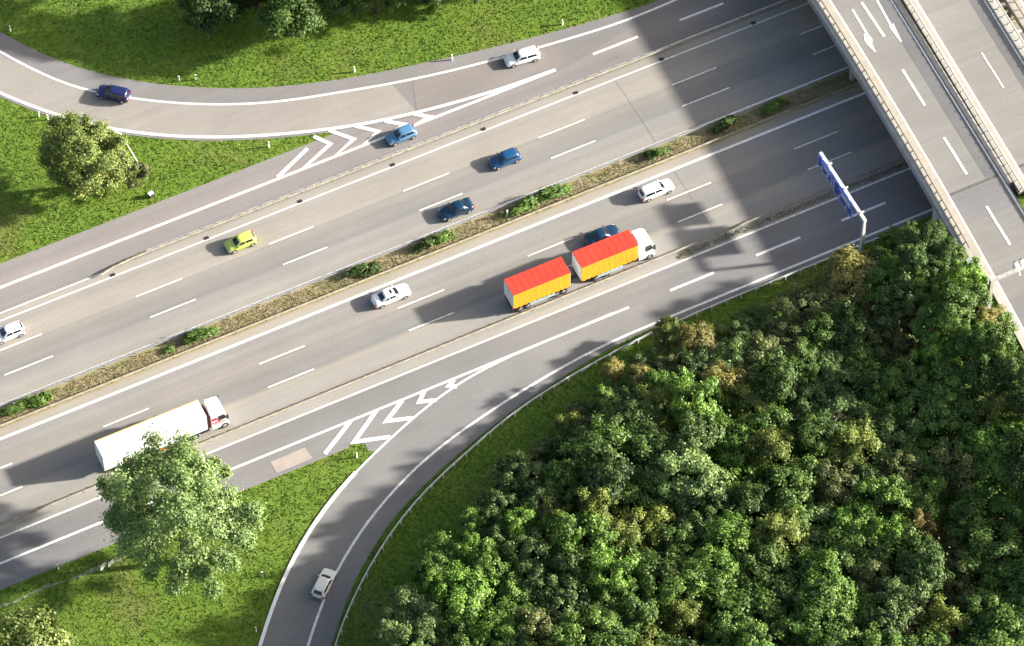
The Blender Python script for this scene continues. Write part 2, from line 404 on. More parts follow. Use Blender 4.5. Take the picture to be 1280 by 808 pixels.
for k in range(1, 8): dash(P(1052,277)[0]+11.7*k, P(1052,277)[0]+11.7*k+6, -4.15, .32)
rect(paint, -300, P(694,87)[0], 31.72-.17, 31.72+.17, Z2)
for p, q in [((741,68),(797.5,46.5)),((850,26.5),(904,4.5))]: dash(P(*p)[0], P(*q)[0], 31.9, .32)
for k in range(1, 8): dash(P(850,26)[0]+11.9*k, P(850,26)[0]+11.9*k+6, 31.9, .32)
ribbon(paint, UPL, .3, Z2); rect(paint, UPL[-1][0]-.5, 300, UPL[-1][1]-.15, UPL[-1][1]+.15, Z2+.002)
ribbon(paint, LOW, .4, Z2+.004)
LM = [p for p in LEFT if p[1] > P(444,592)[1]] + [(11.5,-4.05)]
ribbon(paint, LM, .26, Z2+.004)
ribbon(paint, NL, .3, Z2)
def bar(px, wd, z=Z2+.008, lvl=0.):
    pts = PX(px, lvl); ribbon(paint, pts, wd, z)
def chevron(px, wd, z):
    """mitred stripe through pixel points"""
    p = [np.array(q) for q in PX(px)]
    if len(p) == 2: k0 = len(paint.v); ribbon(paint, p, wd, z); paint.v[k0:] = [(q[0], max(q[1], 31.6) if q[1] > 20 else q[1], q[2]) for q in paint.v[k0:]]; return
    d1 = (p[1]-p[0]); d1 /= np.linalg.norm(d1); d2 = (p[2]-p[1]); d2 /= np.linalg.norm(d2)
    n1 = np.array([-d1[1], d1[0]]); n2_ = np.array([-d2[1], d2[0]]); mm = n1+n2_; mm /= mm@n1
    h = wd/2; lim = 31.6 if p[0][1] > 20 else -99
    v = [p[0]-n1*h, p[0]+n1*h, p[1]-mm*h, p[1]+mm*h, p[2]-n2_*h, p[2]+n2_*h]
    paint.add([(q[0], max(q[1], lim), z) for q in v], [(0,2,3,1),(2,4,5,3)])
for i, c in enumerate([[(384.5,186),(347,222)],[(392,171),(413,180.5),(379,212)],[(411,163.5),(442.5,174.5),(416,200)],[(444,158),(473,165),(450,187)],[(481,152),(505,156),(489,169)],[(517,143),(537,146.5),(520,157)]]): chevron(c, .5, Z2+.008)
for i, c in enumerate([[(439,526),(406,568)],[(471,513),(442.5,553),(488,546.5)],[(503,501),(483,527),(516,523)],[(531,488),(524,503),(546,500.5)],[(567.5,475),(561,483),(571,484)]]): chevron(c, .52, Z2+.008)
structure(paint.build('road_markings', M['paint'])); structure(thin.build('lane_markings', M['paint_thin']))
seam = MB()
for b in (7.62, 19.98, 23.05, 4.15, 30.2): rect(seam, -300, 300, b-.03, b+.03, Z1-.002)
def crack(a0, b0, a1, b1, wd=.05, wob=.12):
    n = max(4, int(hypot(a1-a0, b1-b0)/.9)); pts = []
    for i in range(n+1):
        t = i/n; pts.append((a0+(a1-a0)*t+random.uniform(-wob,wob), b0+(b1-b0)*t+random.uniform(-wob,wob)))
    ribbon(seam, pts, wd, Z1-.002)
for a_ in (27.6,): crack(a_, 16.3, a_+random.uniform(-.6,.6), 27.0, .05, .06)
for a_ in (27.9,): crack(a_, .8, a_+random.uniform(-.5,.5), 11.4, .045, .06)
for k_c in range(9):
    a_ = random.uniform(-60, 50); b_ = random.choice((2.2, 6.1, 9.8, 17.9, 21.6, 25.3, 30.2, 33.2, -2.5)); crack(a_, b_, a_+random.uniform(4,11), b_+random.uniform(-.6,.6), .04, .13)
structure(seam.build('asphalt_seams', mat('faint seam', (.175,.168,.153), .9, var=.15, scale=.6)))
structure(flat_poly(PX([(338,578),(381,559.5),(391,573),(346,592)]), Z1+.003, 'repair_patch', M['patch']))
# newer, darker asphalt panels on the slip roads
structure(flat_poly(PX([(515,100),(575,86.5),(640,70),(700,54.5),(700,85),(640,107),(592,122),(545,136),(521,141)]), Z1+.004, 'asphalt_panel', asphalt('panel asphalt', (.19,.175,.163))))
# kerb along the island side of the exit road
kb = offset([p for p in LEFT if p[1] < P(447,588)[1]], .02)
mb = MB(); hw = .2
for a, b, na, nb in zip(kb[:-1], kb[1:], normals2(kb)[:-1], normals2(kb)[1:]):
    mb.hexa([(a[0]-na[0]*hw,a[1]-na[1]*hw,0),(b[0]-nb[0]*hw,b[1]-nb[1]*hw,0),(b[0]+nb[0]*hw,b[1]+nb[1]*hw,0),(a[0]+na[0]*hw,a[1]+na[1]*hw,0)],
            [(a[0]-na[0]*hw,a[1]-na[1]*hw,.14),(b[0]-nb[0]*hw,b[1]-nb[1]*hw,.14),(b[0]+nb[0]*hw,b[1]+nb[1]*hw,.14),(a[0]+na[0]*hw,a[1]+na[1]*hw,.14)])
structure(mb.build('kerb', M['white_plastic']))

# ------------------------------------------------------------------ guard rails
def guardrail(pts, label, m, post_m=None, post_step=2., side=1, z0=0., h=.75, zf=None, posts_from=None, wide=.105, group=None, cat='guard rail', spacer=0.):
    root = empty('guard_rail', (pts[0][0], pts[0][1], z0), 0, label, cat, group)
    ox, oy = pts[0]
    mb = MB(); ns = normals2(pts); prof = [(-.04,h-.31),(.04,h-.24),(-.03,h-.155),(.04,h-.07),(-.04,h)]
    prof2 = prof+[(wide-.08,h),(wide-.08,h-.31)]
    k = len(prof2)
    for p, q in zip(pts, ns):
        for u, z in prof2: mb.v.append((p[0]-ox+q[0]*u*side, p[1]-oy+q[1]*u*side, z))
    for i in range(len(pts)-1):
        for j in range(k): mb.f.append((i*k+j, i*k+(j+1)%k, (i+1)*k+(j+1)%k, (i+1)*k+j))
    mb.f += [tuple(range(k)), tuple(range(len(mb.v)-k, len(mb.v)))[::-1]]
    mb.build('rail_beam', m, root)
    return root
def add_posts(root, pts, m, step, side, h, dist=.14, s=.05, arm=True, limit=100, name='post'):
    ox, oy = root.location[0], root.location[1]
    d = [0]
    for a, b in zip(pts[:-1], pts[1:]): d.append(d[-1]+hypot(b[0]-a[0], b[1]-a[1]))
    n = int(d[-1]/step); proto = None
    for i in range(min(n, limit)):
        t = (i+.5)*step
        x = np.interp(t, d, [p[0] for p in pts]); y = np.interp(t, d, [p[1] for p in pts])
        x2 = np.interp(t+.3, d, [p[0] for p in pts]); y2 = np.interp(t+.3, d, [p[1] for p in pts])
        ang = atan2(y2-y, x2-x)
        if proto is None:
            mb = MB().box(-s, s, (dist-s)*side if side > 0 else -(dist+s), (dist+s) if side > 0 else -(dist-s), -.3, h)
            if arm: mb.box(-s*.8, s*.8, min(.03*side, dist*side), max(.03*side, dist*side), h-.25, h-.1)
            o = mb.build(name, m, root); proto = o
        else:
            o = proto.copy(); COL.objects.link(o); o.parent = root
        o.location = (x-ox, y-oy, 0); o.rotation_euler = (0,0,ang)
# exit road rail (far side from traffic: posts on the grass side)
er_px = [(398,893),(404,862),(413,822),(420,797),(427.5,775),(437,755),(450,729),(470,692.5),(497.5,650),(535,606),(575,574),(640,515),(702,477),(770,437),(805,418),(840,403.5)]
ER = lowpass(smooth_line(PX(er_px, .6), 2.), 6)
ER = [p for p in ER if p[1] < -8.9] + [(20,-8.75),(26,-8.7)] + [(a, -8.7) for a in np.arange(30, 49.1, 2.)]
r = guardrail(ER, 'long curved steel guard rail between exit road and wood', M['steel_white'], side=-1, wide=.16)
add_posts(r, ER, M['steel_white'], 2.0, -1, .74, .22, .055)
SR = [(a, .38) for a in np.arange(-120, 130, 2.)]
r = guardrail(SR, 'straight weathered guard rail between main carriageway and lower collector road', M['rusty'], side=1, h=.7)
SR2 = [p for p in SR if -72 < p[0] < 60]; add_posts(r, SR2, M['rusty'], 2., 1, .66, .12, .045, limit=66)
UR = [(-41.3,27.75),(-39.6,28.15),(-37.,28.35)]+[(a, 28.4) for a in np.arange(-35, 130, 2.)]
r = guardrail(UR, 'straight stained guard rail between upper carriageway and upper collector road', M['rusty'], side=1, h=.7)
UR2 = [p for p in UR if p[0] < 60]; add_posts(r, UR2, M['rusty'], 2., 1, .66, .12, .045, limit=50)
MR = [(a, 15.5) for a in np.arange(-120, 130, 2.)]
r = guardrail(MR, 'grey steel guard rail along the upper edge of the planted median', M['steel'], side=-1)
add_posts(r, [p for p in MR if -66 < p[0] < 60], M['steel'], 4., -1, .7, .14, .045)
MR = [(a, 13.05) for a in np.arange(-120, 130, 2.)]
r = guardrail(MR, 'thin olive stained guard rail along the lower edge of the planted median', M['rusty'], side=1)
add_posts(r, [p for p in MR if -66 < p[0] < 60], M['rusty'], 4., 1, .7, .12, .045)

# ------------------------------------------------------------------ bridge decks
def eL(b): return float(edge_left(b))
def line_at(f, b0, b1, step=3.): return [(f(b), b) for b in np.arange(b0, b1+.01, step)]
B0, B1 = -20.6, 120.                                             # near deck cap from b=-20.6 northwards
def strip_solid(mb, fa, fb, b0, b1, z0, z1, step=3.):
    bs = list(np.arange(b0, b1, step))+[b1]
    k = len(mb.v)
    for b in bs:
        a, c = fa(b), fb(b); mb.v += [(a,b,z0),(c,b,z0),(c,b,z1),(a,b,z1)]
    for i in range(len(bs)-1):
        for j in range(4): mb.f.append((k+4*i+j, k+4*i+(j+1)%4, k+4*i+4+(j+1)%4, k+4*i+4+j))
    mb.f += [(k,k+1,k+2,k+3), (len(mb.v)-1,len(mb.v)-2,len(mb.v)-3,len(mb.v)-4)]
def strip_flat(mb, fa, fb, b0, b1, z, step=3.):
    bs = list(np.arange(b0, b1, step))+[b1]; k = len(mb.v)
    for b in bs: mb.v += [(fa(b),b,z),(fb(b),b,z)]
    for i in range(len(bs)-1): mb.f.append((k+2*i,k+2*i+1,k+2*i+3,k+2*i+2))
R1 = lambda b: 60.25+.041*b
L2 = lambda b: 62.85+.052*b
R2 = lambda b: 70.62+.05*b
L3 = lambda b: 74.75+.05*b
R3 = lambda b: 84.5+.05*b
def bridge(label, fl, fr, capl, capr, road_m, b0=-12.5, b1=48.):
    root = empty('road_bridge', (0,0,0), 0, label, 'bridge', 'parallel bridge decks over the motorway')
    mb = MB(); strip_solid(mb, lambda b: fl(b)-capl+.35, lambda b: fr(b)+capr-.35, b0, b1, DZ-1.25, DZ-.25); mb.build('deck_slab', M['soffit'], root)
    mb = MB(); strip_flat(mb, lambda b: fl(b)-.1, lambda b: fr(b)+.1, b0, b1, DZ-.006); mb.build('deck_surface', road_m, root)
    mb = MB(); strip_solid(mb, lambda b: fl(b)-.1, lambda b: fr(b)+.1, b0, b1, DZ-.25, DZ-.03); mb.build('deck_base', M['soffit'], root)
    return root
def cap(root, fa, fb, b0, b1, m, z1=.14, name='edge_cap', zb=-.7):
    mb = MB(); strip_solid(mb, fa, fb, b0, b1, DZ+zb, DZ+z1); return mb.build(name, m, root)
near = bridge('near bridge deck nearest the overhead sign, with white lane arrows', eL, R1, 2.15, .8, M['deck'])
cap(near, lambda b: eL(b)-2.2, lambda b: eL(b)-1.55, B0, 60, M['fascia'], .28, 'parapet_beam', -.75)
cap(near, lambda b: eL(b)-1.55, lambda b: eL(b)-.12, B0, 60, M['concrete_pale'], .14)
cap(near, lambda b: R1(b)+.25, lambda b: R1(b)+.95, -12.4, 60, M['concrete'], .1)
mid = bridge('middle bridge deck between the near deck and the far deck', L2, R2, 1.3, 1.3, M['deck_warm'])
cap(mid, lambda b: L2(b)-1.45, lambda b: L2(b)-.15, -14, 60, M['concrete_pale'], .14)
cap(mid, lambda b: R2(b)+.2, lambda b: R2(b)+1.5, -14, 60, M['concrete'], .1)
far = bridge('far bridge deck cut by the upper right corner', L3, R3, 1.6, 1.2, M['deck_warm'])
cap(far, lambda b: L3(b)-1.7, lambda b: L3(b)-.2, -14, 60, M['concrete_pale'], .14)
cap(far, lambda b: R3(b)+.2, lambda b: R3(b)+1.6, -14, 60, M['concrete'], .14)
# abutments and piers
for name, root, f0, f1 in (('n', near, lambda b: eL(b)-1.7, lambda b: R1(b)+.5), ('m', mid, lambda b: L2(b)-1., lambda b: R2(b)+1.), ('f', far, lambda b: L3(b)-1.2, lambda b: R3(b)+1.)):
    for b in (-12.2, 37.5):
        mb = MB(); strip_solid(mb, f0, f1, b-.6, b+.6, -.5, DZ-1.28); mb.build('abutment', M['concrete'], root)
    for b in (14.35,):
        for k in range(3):
            a = f0(b)+(f1(b)-f0(b))*(.17+.33*k); MB().tube((a,b,-.5),(a,b,DZ-1.24),.42,.42,16).build('pier', M['concrete'], root, smooth=False)
# wing wall of the near deck, along its outer edge
mb = MB()
f = lambda b: eL(b)-1.9
mb.hexa([(f(-11)-.2,-11,-.3),(f(-11)+.2,-11,-.3),(f(-20.5)+.2,-20.5,3.8),(f(-20.5)-.2,-20.5,3.8)],[(f(-11)-.2,-11,DZ-.78),(f(-11)+.2,-11,DZ-.78),(f(-20.5)+.2,-20.5,DZ-.78),(f(-20.5)-.2,-20.5,DZ-.78)])
mb.build('wing_wall', mat('pale wing wall', (.42,.44,.46), .8, var=.25, scale=1.1), near)

# approach road surfaces on the embankment (south and north of the spans)
def approach(name, fl, fr, m, b0, b1, z=DZ-.012):
    mb = MB(); strip_solid(mb, fl, fr, b0, b1, DZ-.8, z); return structure(mb.build(name, m))
approach('approach_road', lambda b: eL(b)-.15, lambda b: R1(b)+.3, M['deck_blue'], -130, -12.5)
approach('approach_road', lambda b: L2(b)-.3, lambda b: R2(b)+.3, M['deck_blue'], -130, -12.5)
approach('approach_road', lambda b: L3(b)-.3, lambda b: R3(b)+.3, M['deck_blue'], -130, -12.5)
approach('approach_road', lambda b: eL(b)-.3, lambda b: R1(b)+.3, M['deck'], 48, 160)
approach('approach_road', lambda b: L2(b)-.3, lambda b: R2(b)+.3, M['deck_warm'], 48, 160)
approach('approach_road', lambda b: L3(b)-.3, lambda b: R3(b)+.3, M['deck_warm'], 48, 160)
mb = MB(); strip_solid(mb, lambda b: eL(b)-1.15, lambda b: eL(b)-.15, -130, B0-.02, DZ-.6, DZ+.02); structure(mb.build('verge_strip', M['concrete']))
# deck surface details: dark strip, joint, lighter panel
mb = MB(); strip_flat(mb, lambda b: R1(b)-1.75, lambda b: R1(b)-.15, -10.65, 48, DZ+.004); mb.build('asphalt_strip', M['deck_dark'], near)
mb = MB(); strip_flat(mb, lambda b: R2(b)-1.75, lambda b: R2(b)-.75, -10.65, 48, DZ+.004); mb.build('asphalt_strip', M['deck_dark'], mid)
for f0, f1, root in ((lambda b: eL(b)+.1, lambda b: R1(b)-.15, near), (lambda b: L2(b)+.1, lambda b: R2(b)-.1, mid)):
    mb = MB(); strip_flat(mb, f0, f1, -10.95, -10.6, DZ+.008); mb.build('expansion_joint', M['seam'], root)
    mb = MB(); strip_flat(mb, f0, f1, -12.49, -10.95, DZ+.003); mb.build('joint_apron', M['deck_blue'], root)
mb = MB(); strip_flat(mb, lambda b: eL(b)+.1, lambda b: R1(b)-.15, -27.2, -15.5, DZ-.006); structure(mb.build('asphalt_panel', M['deck']))
# paint on the decks
pm = MB(); th = MB(); k_ = MB()
ZP = DZ+.014
strip_flat(pm, lambda b: eL(b)-.12, lambda b: eL(b)+.12, -12.5, 48, ZP); strip_flat(pm, lambda b: R1(b)-.1, lambda b: R1(b)+.14, -12.5, 48, ZP)
def dk(mbx, p, q, wd): ribbon(mbx, PX([p, q], DZ), wd, ZP+.003)
for p, q in [((1077,3),(1105.5,46)),((1128,87),(1156,132)),((1180,172),(1208.5,218))]: dk(pm, p, q, .33)
# arrow 1: straight and turn arrow; arrow 2: straight arrow
def poly_on(mbx, px):
    pts = PX(px, DZ); mbx.add([(x,y,ZP+.004) for x,y in pts], [tuple(range(len(pts)))])
dk(pm, (1065.5,12),(1084,43),.28)
poly_on(pm, [(1084,42),(1088.5,46.5),(1090.5,49.5),(1090,55),(1095.5,66),(1092.5,64.5),(1082.5,54),(1080.5,50.5),(1079.5,43),(1082,41.5),(1083,46),(1085,47.5)])
dk(pm, (1095,-2),(1113,31),.28)
poly_on(pm, [(1111,32.5),(1117,29.5),(1119.5,35.5),(1127.5,52.5),(1125,52),(1114.5,38)])
pm.build('lane_markings', M['paint'], near)
pm = MB(); strip_flat(pm, lambda b: L2(b)-.12, lambda b: L2(b)+.12, -12.5, 48, ZP); strip_flat(pm, lambda b: R2(b)-.12, lambda b: R2(b)+.12, -12.5, 48, ZP)
dk(pm, (1227,66),(1254.5,110),.2); dk(pm, (1281,154),(1308,198),.2)
pm.build('lane_markings', M['paint'], mid)
pm = MB(); strip_flat(pm, lambda b: L3(b)-.12, lambda b: L3(b)+.12, -12.5, 48, ZP); pm.build('lane_markings', M['paint'], far)
pm = MB()
for f in (eL, R1, L2, R2, L3): strip_flat(pm, lambda b: f(b)-.12, lambda b: f(b)+.12, -100, -12.5, ZP-.01)
dk(pm, (1233,258),(1262.5,306),.33)
for k in range(1, 5):
    b = P(1233,258,DZ)[1]-12*k; pm.add([(eL(b)+3.2,b,ZP),(eL(b)+3.5,b,ZP),(eL(b-6)+3.5,b-6,ZP),(eL(b-6)+3.2,b-6,ZP)],[(0,1,2,3)])
structure(pm.build('approach_markings', M['paint']))
# rails on the decks
def deck_rail(f, b0, b1, label, m, side, h=.75, step=1.33, limit=60, s=.06):
    pts = [(f(b), b) for b in np.arange(b1, b0-.01, -1.5)]        # northern end first
    r = guardrail(pts, label, m, side=side, z0=DZ+.12, h=h, wide=.14)
    p2 = [p for p in pts if p[1] < 32]
    add_posts(r, p2, m, step, side, h-.03, .3, s, limit=limit); return r
deck_rail(lambda b: eL(b)-1.15, -20, 50, 'pale bridge guard rail with closely spaced posts above the dark underpass', M['concrete_pale'], -1, .62)
deck_rail(lambda b: L2(b)-1.0, -24, 50, 'guard rail with pale posts between the near and middle bridge decks', M['steel_white'], -1, .62, limit=45)
deck_rail(lambda b: R2(b)+1.2, -10, 50, 'guard rail with dark gaps between the middle and far bridge decks', M['steel_white'], -1, .62, limit=40)
deck_rail(lambda b: L3(b)-1.0, -10, 50, 'cream guard rail at the far corner bridge deck edge', M['concrete_pale'], 1, .62, limit=35)

# ------------------------------------------------------------------ overhead gantry
ga, gb = 42.1, -9.5
g = empty('sign_gantry', (ga, gb, 0), 0, 'pale steel cantilever gantry carrying blue signs over the lower collector road', 'sign gantry')
MB().hexa([(-.22,-.22,0),(.22,-.22,0),(.22,.22,0),(-.22,.22,0)], [(-.16,-.16,6.9),(.16,-.16,6.9),(.16,.16,6.9),(-.16,.16,6.9)]).build('post', M['steel_white'], g)
MB().box(-.2,.2,-.2,11.1,6.7,7.15).build('cross_arm', M['steel_white'], g, bevel=.02)
MB().box(-.45,.45,-.45,.45,-.05,.12).build('foot_plate', M['concrete'], g)
def sign_panel(y0, y1, z0, z1, bits, k):
    p = MB().box(-.42,-.34,y0,y1,z0,z1).build('sign_panel', M['sign_blue'], g)
    e = .06
    bd = MB()
    for (u0,u1,v0,v1) in ((y0+e,y1-e,z0+e,z0+e+.07),(y0+e,y1-e,z1-e-.07,z1-e),(y0+e,y0+e+.07,z0+e+.07,z1-e-.07),(y1-e-.07,y1-e,z0+e+.07,z1-e-.07)): bd.box(-.426,-.42,u0,u1,v0,v1)
    for (u, v, l, h) in bits: bd.box(-.427,-.42,y0+u,y0+u+l,z0+v,z0+v+h)
    for u in (.32,.7):
        yc = y0+(y1-y0)*u
        bd.box(-.427,-.42,yc-.06,yc+.06,z0+.55,z0+.95)
        bd.add([(-.427,yc-.26,z0+.6),(-.427,yc+.26,z0+.6),(-.427,yc,z0+.25),(-.42,yc-.26,z0+.6),(-.42,yc+.26,z0+.6),(-.42,yc,z0+.25)],[(0,1,2),(3,5,4),(0,3,4,1),(1,4,5,2),(2,5,3,0)])
    bd.build('sign_legend', M['white_plastic'], p)
    for u in (.25,.75):
        yc = y0+(y1-y0)*u; MB().box(-.34,-.2,yc-.06,yc+.06,z1-.5,z1-.1).build('bracket', M['steel_white'], g)
sign_panel(7.3, 10.9, 5.25, 7.25, [(.5,1.45,2.2,.16),(.5,1.15,1.6,.16)], 0)
sign_panel(2.2, 6.8, 4.75, 7.35, [(.5,2.0,2.9,.18),(.5,1.65,2.2,.18),(.5,1.3,2.6,.18)], 1)
for y in (1.0, 5., 9.): MB().box(-.05,.45,y-.1,y+.1,7.15,7.3).build('lamp_box', M['steel_white'], g)

# signal gantry on the approach road, lower right
sa, sb = P(1234.5,386,DZ)
zt = 6.
s_ = empty('signal_gantry', (sa, sb, DZ-.3), 0, 'grey mast arm with a row of white boxes over the approach road', 'signal gantry')
MB().hexa([(-.28,-.28,-1),(.28,-.28,-1),(.28,.28,-1),(-.28,.28,-1)], [(-.2,-.2,zt),(.2,-.2,zt),(.2,.2,zt),(-.2,.2,zt)]).build('post', M['steel_dull'], s_)
MB().box(-.2,9.2,-.2,.2,zt-.15,zt+.2).build('cross_arm', M['steel_dull'], s_, bevel=.02)
for k in range(5):
    x = 3.3+k*.85
    hb = MB().box(x,x+.5,.22,.75,zt-.65,zt+.55).build('signal_box', M['white_plastic'], s_, bevel=.04)
    vz = MB()
    for zc in (zt-.4, zt, zt+.4 if False else zt+.33): vz.tube((x+.25,.75,zc),(x+.25,1.0,zc),.14,.14,10)
    vz.build('visor', M['black'], hb)
    MB().tube((x+.25,.1,zt+.2),(x+.25,-.55,zt-.5),.07,.07,8).build('bracket', M['white_plastic'], s_)

# ------------------------------------------------------------------ small roadside things
def near_pos(px, py): a, b = P(px, py); return (a, b, float(ground_z(a, b)))
for i, (px, py) in enumerate([(720,117),(827,75),(942,30),(605,163),(491,207),(376,254),(259,299.5),(142,346.5)]):
    a, b = P(px, py); o = MB().box(-.3,.3,-.24,.24,.031,.052)
    for k in range(5): o.box(-.27+k*.115,-.22+k*.115,-.2,.2,.052,.066)
    o = o.build('drain_grate', M['drain']); o.location = (a, 27.45, .012)
    tag(o, 'small dark drain grate beside the thin line of the upper carriageway', 'drain grate', 'drain grates along the upper carriageway')
def delineator(px, py, label, s=1.):
    x, y, z = near_pos(px, py+4)
    r = empty('marker_post', (x, y, z-.05), random.uniform(0,3), label, 'marker post', 'white marker posts on the verges')
    MB().hexa([(-.07*s,-.06*s,0),(.07*s,-.06*s,0),(0,.09*s,0),(-.02*s,.09*s,0)], [(-.07*s,-.06*s,1.05),(.07*s,-.06*s,1.05),(0,.09*s,1.12),(-.02*s,.09*s,1.12)]).build('post', M['white_plastic'], r)
    MB().hexa([(-.074*s,-.064*s,.75),(.074*s,-.064*s,.75),(.002,.096*s,.75),(-.022*s,.096*s,.75)], [(-.074*s,-.064*s,.95),(.074*s,-.064*s,.95),(.002,.096*s,.95),(-.022*s,.096*s,.95)]).build('reflector_band', M['black'], r)
for px, py, l in [(13,35,'white marker post on grass at the far left bend of the upper slip road'),(224,98,'left one of two white marker posts on grass above the slip road'),
    (245,96,'right one of two white marker posts on grass above the slip road'),(443,86,'white marker post on the bright grass above the middle of the slip road'),
    (703,27,'white marker post on grass above the white estate car'),(336,180,'white marker post near the tip of the grass island'),
    (49,142,'left white marker post just below the slip road beside the round tree'),(60,146,'right white marker post just below the slip road beside the round tree'),
    (73,708,'white marker post on grass below the lower collector road at left'),(328,717,'white marker post on grass left of the white hatchback'),
    (320,786,'white marker post on grass at the bottom, left of the exit road kerb'),(446,568,'white marker post at the tip of the lower grass island'),
    (565,71,'low white marker post at the asphalt edge above the slip road')]: delineator(px, py, l, 1.2)
def road_sign(px, py, label):
    x, y, z = near_pos(px, py+8)
    r = empty('road_sign', (x, y, 0), radians(20), label, 'road sign', 'pair of small signs on the lower grass')
    MB().tube((0,0,0),(0,0,1.9),.05,.05,8).build('post', M['steel'], r)
    MB().box(-.42,.42,-.06,-.03,1.0,1.95).build('sign_plate', M['white_plastic'], r, bevel=.008)
    MB().box(-.46,.46,.0,.09,.95,2.0).build('sign_back', M['dark'], r)
road_sign(129.5,708,'left one of two small white signs with dark backs on grass'); road_sign(139.5,704,'right one of two small white signs with dark backs on grass')
x, y, z = near_pos(172,203)
r = empty('street_lamp', (x, y, 0), 0, 'thin pale pole leaning beside the round tree on the island', 'pole')
MB().tube((0,0,0),(-1.35,1.2,5.2),.09,.06,8).build('pole', M['steel_white'], r)
MB().hexa([(-1.5,1.1,5.15),(-1.2,1.1,5.15),(-1.7,1.8,5.25),(-2.0,1.8,5.25)],[(-1.5,1.1,5.3),(-1.2,1.1,5.3),(-1.7,1.8,5.38),(-2.0,1.8,5.38)]).build('lamp_head', M['steel_white'], r)
x, y, z = near_pos(189,246)
r = empty('utility_box', (x, y, 0), .3, 'small dark box with a pale lid on the island grass', 'utility box')
MB().box(-.3,.3,-.2,.2,0,.7).build('body', M['dark'], r, bevel=.02); MB().box(-.33,.33,-.23,.23,.7,.76).build('lid', M['white_plastic'], r)
x, y, z = near_pos(634,272)
r = empty('median_marker', (x, y, 0), 0, 'short white post in the planted median beside the dark blue car', 'marker post')
MB().box(-.09,.09,-.06,.06,.05,1.5).build('post', M['white_plastic'], r, bevel=.01); MB().box(-.12,.12,-.08,.08,1.3,1.44).build('reflector_band', M['steel'], r)
# pale trodden strip in the lower grass
tr = lowpass(smooth_line(PX([(-20,766),(22,750),(60,733),(100,719),(115,713),(142,701),(172,690),(200,676)]), 1.), 2)
mb = MB(); ns = normals2(tr); k = 0
for p, q in zip(tr, ns):
    wv = random.uniform(.08, .34); sh = random.uniform(-.15,.15)
    for s in (-1, 1): mb.v.append((p[0]+q[0]*(wv*s+sh), p[1]+q[1]*(wv*s+sh), .018))
for i in range(len(tr)-1): mb.f.append((2*i,2*i+2,2*i+3,2*i+1))
structure(mb.build('footpath', mat('worn path', (.36,.34,.24), .95, col2=(.1,.13,.03), scale=1.4)))

# ------------------------------------------------------------------ cars
def paintmat(name, c, metal=.0, rough=.28): return mat(name, c, rough, metal, var=.03, scale=.7, coat=.6)
CARM = {
 'white': paintmat('white car paint', (.78,.78,.77)), 'silver': paintmat('silver white car paint', (.66,.68,.70), .2),
 'navy': paintmat('navy car paint', (.012,.018,.08), .1), 'blue': paintmat('blue car paint', (.010,.068,.17), .15),
 'midblue': paintmat('steel blue car paint', (.085,.20,.33), .15), 'darkblue': paintmat('dark blue car paint', (.004,.028,.062), .1),
 'lime': paintmat('yellow green car paint', (.46,.56,.10)), 'cream': paintmat('off white car paint', (.78,.76,.70)),
}
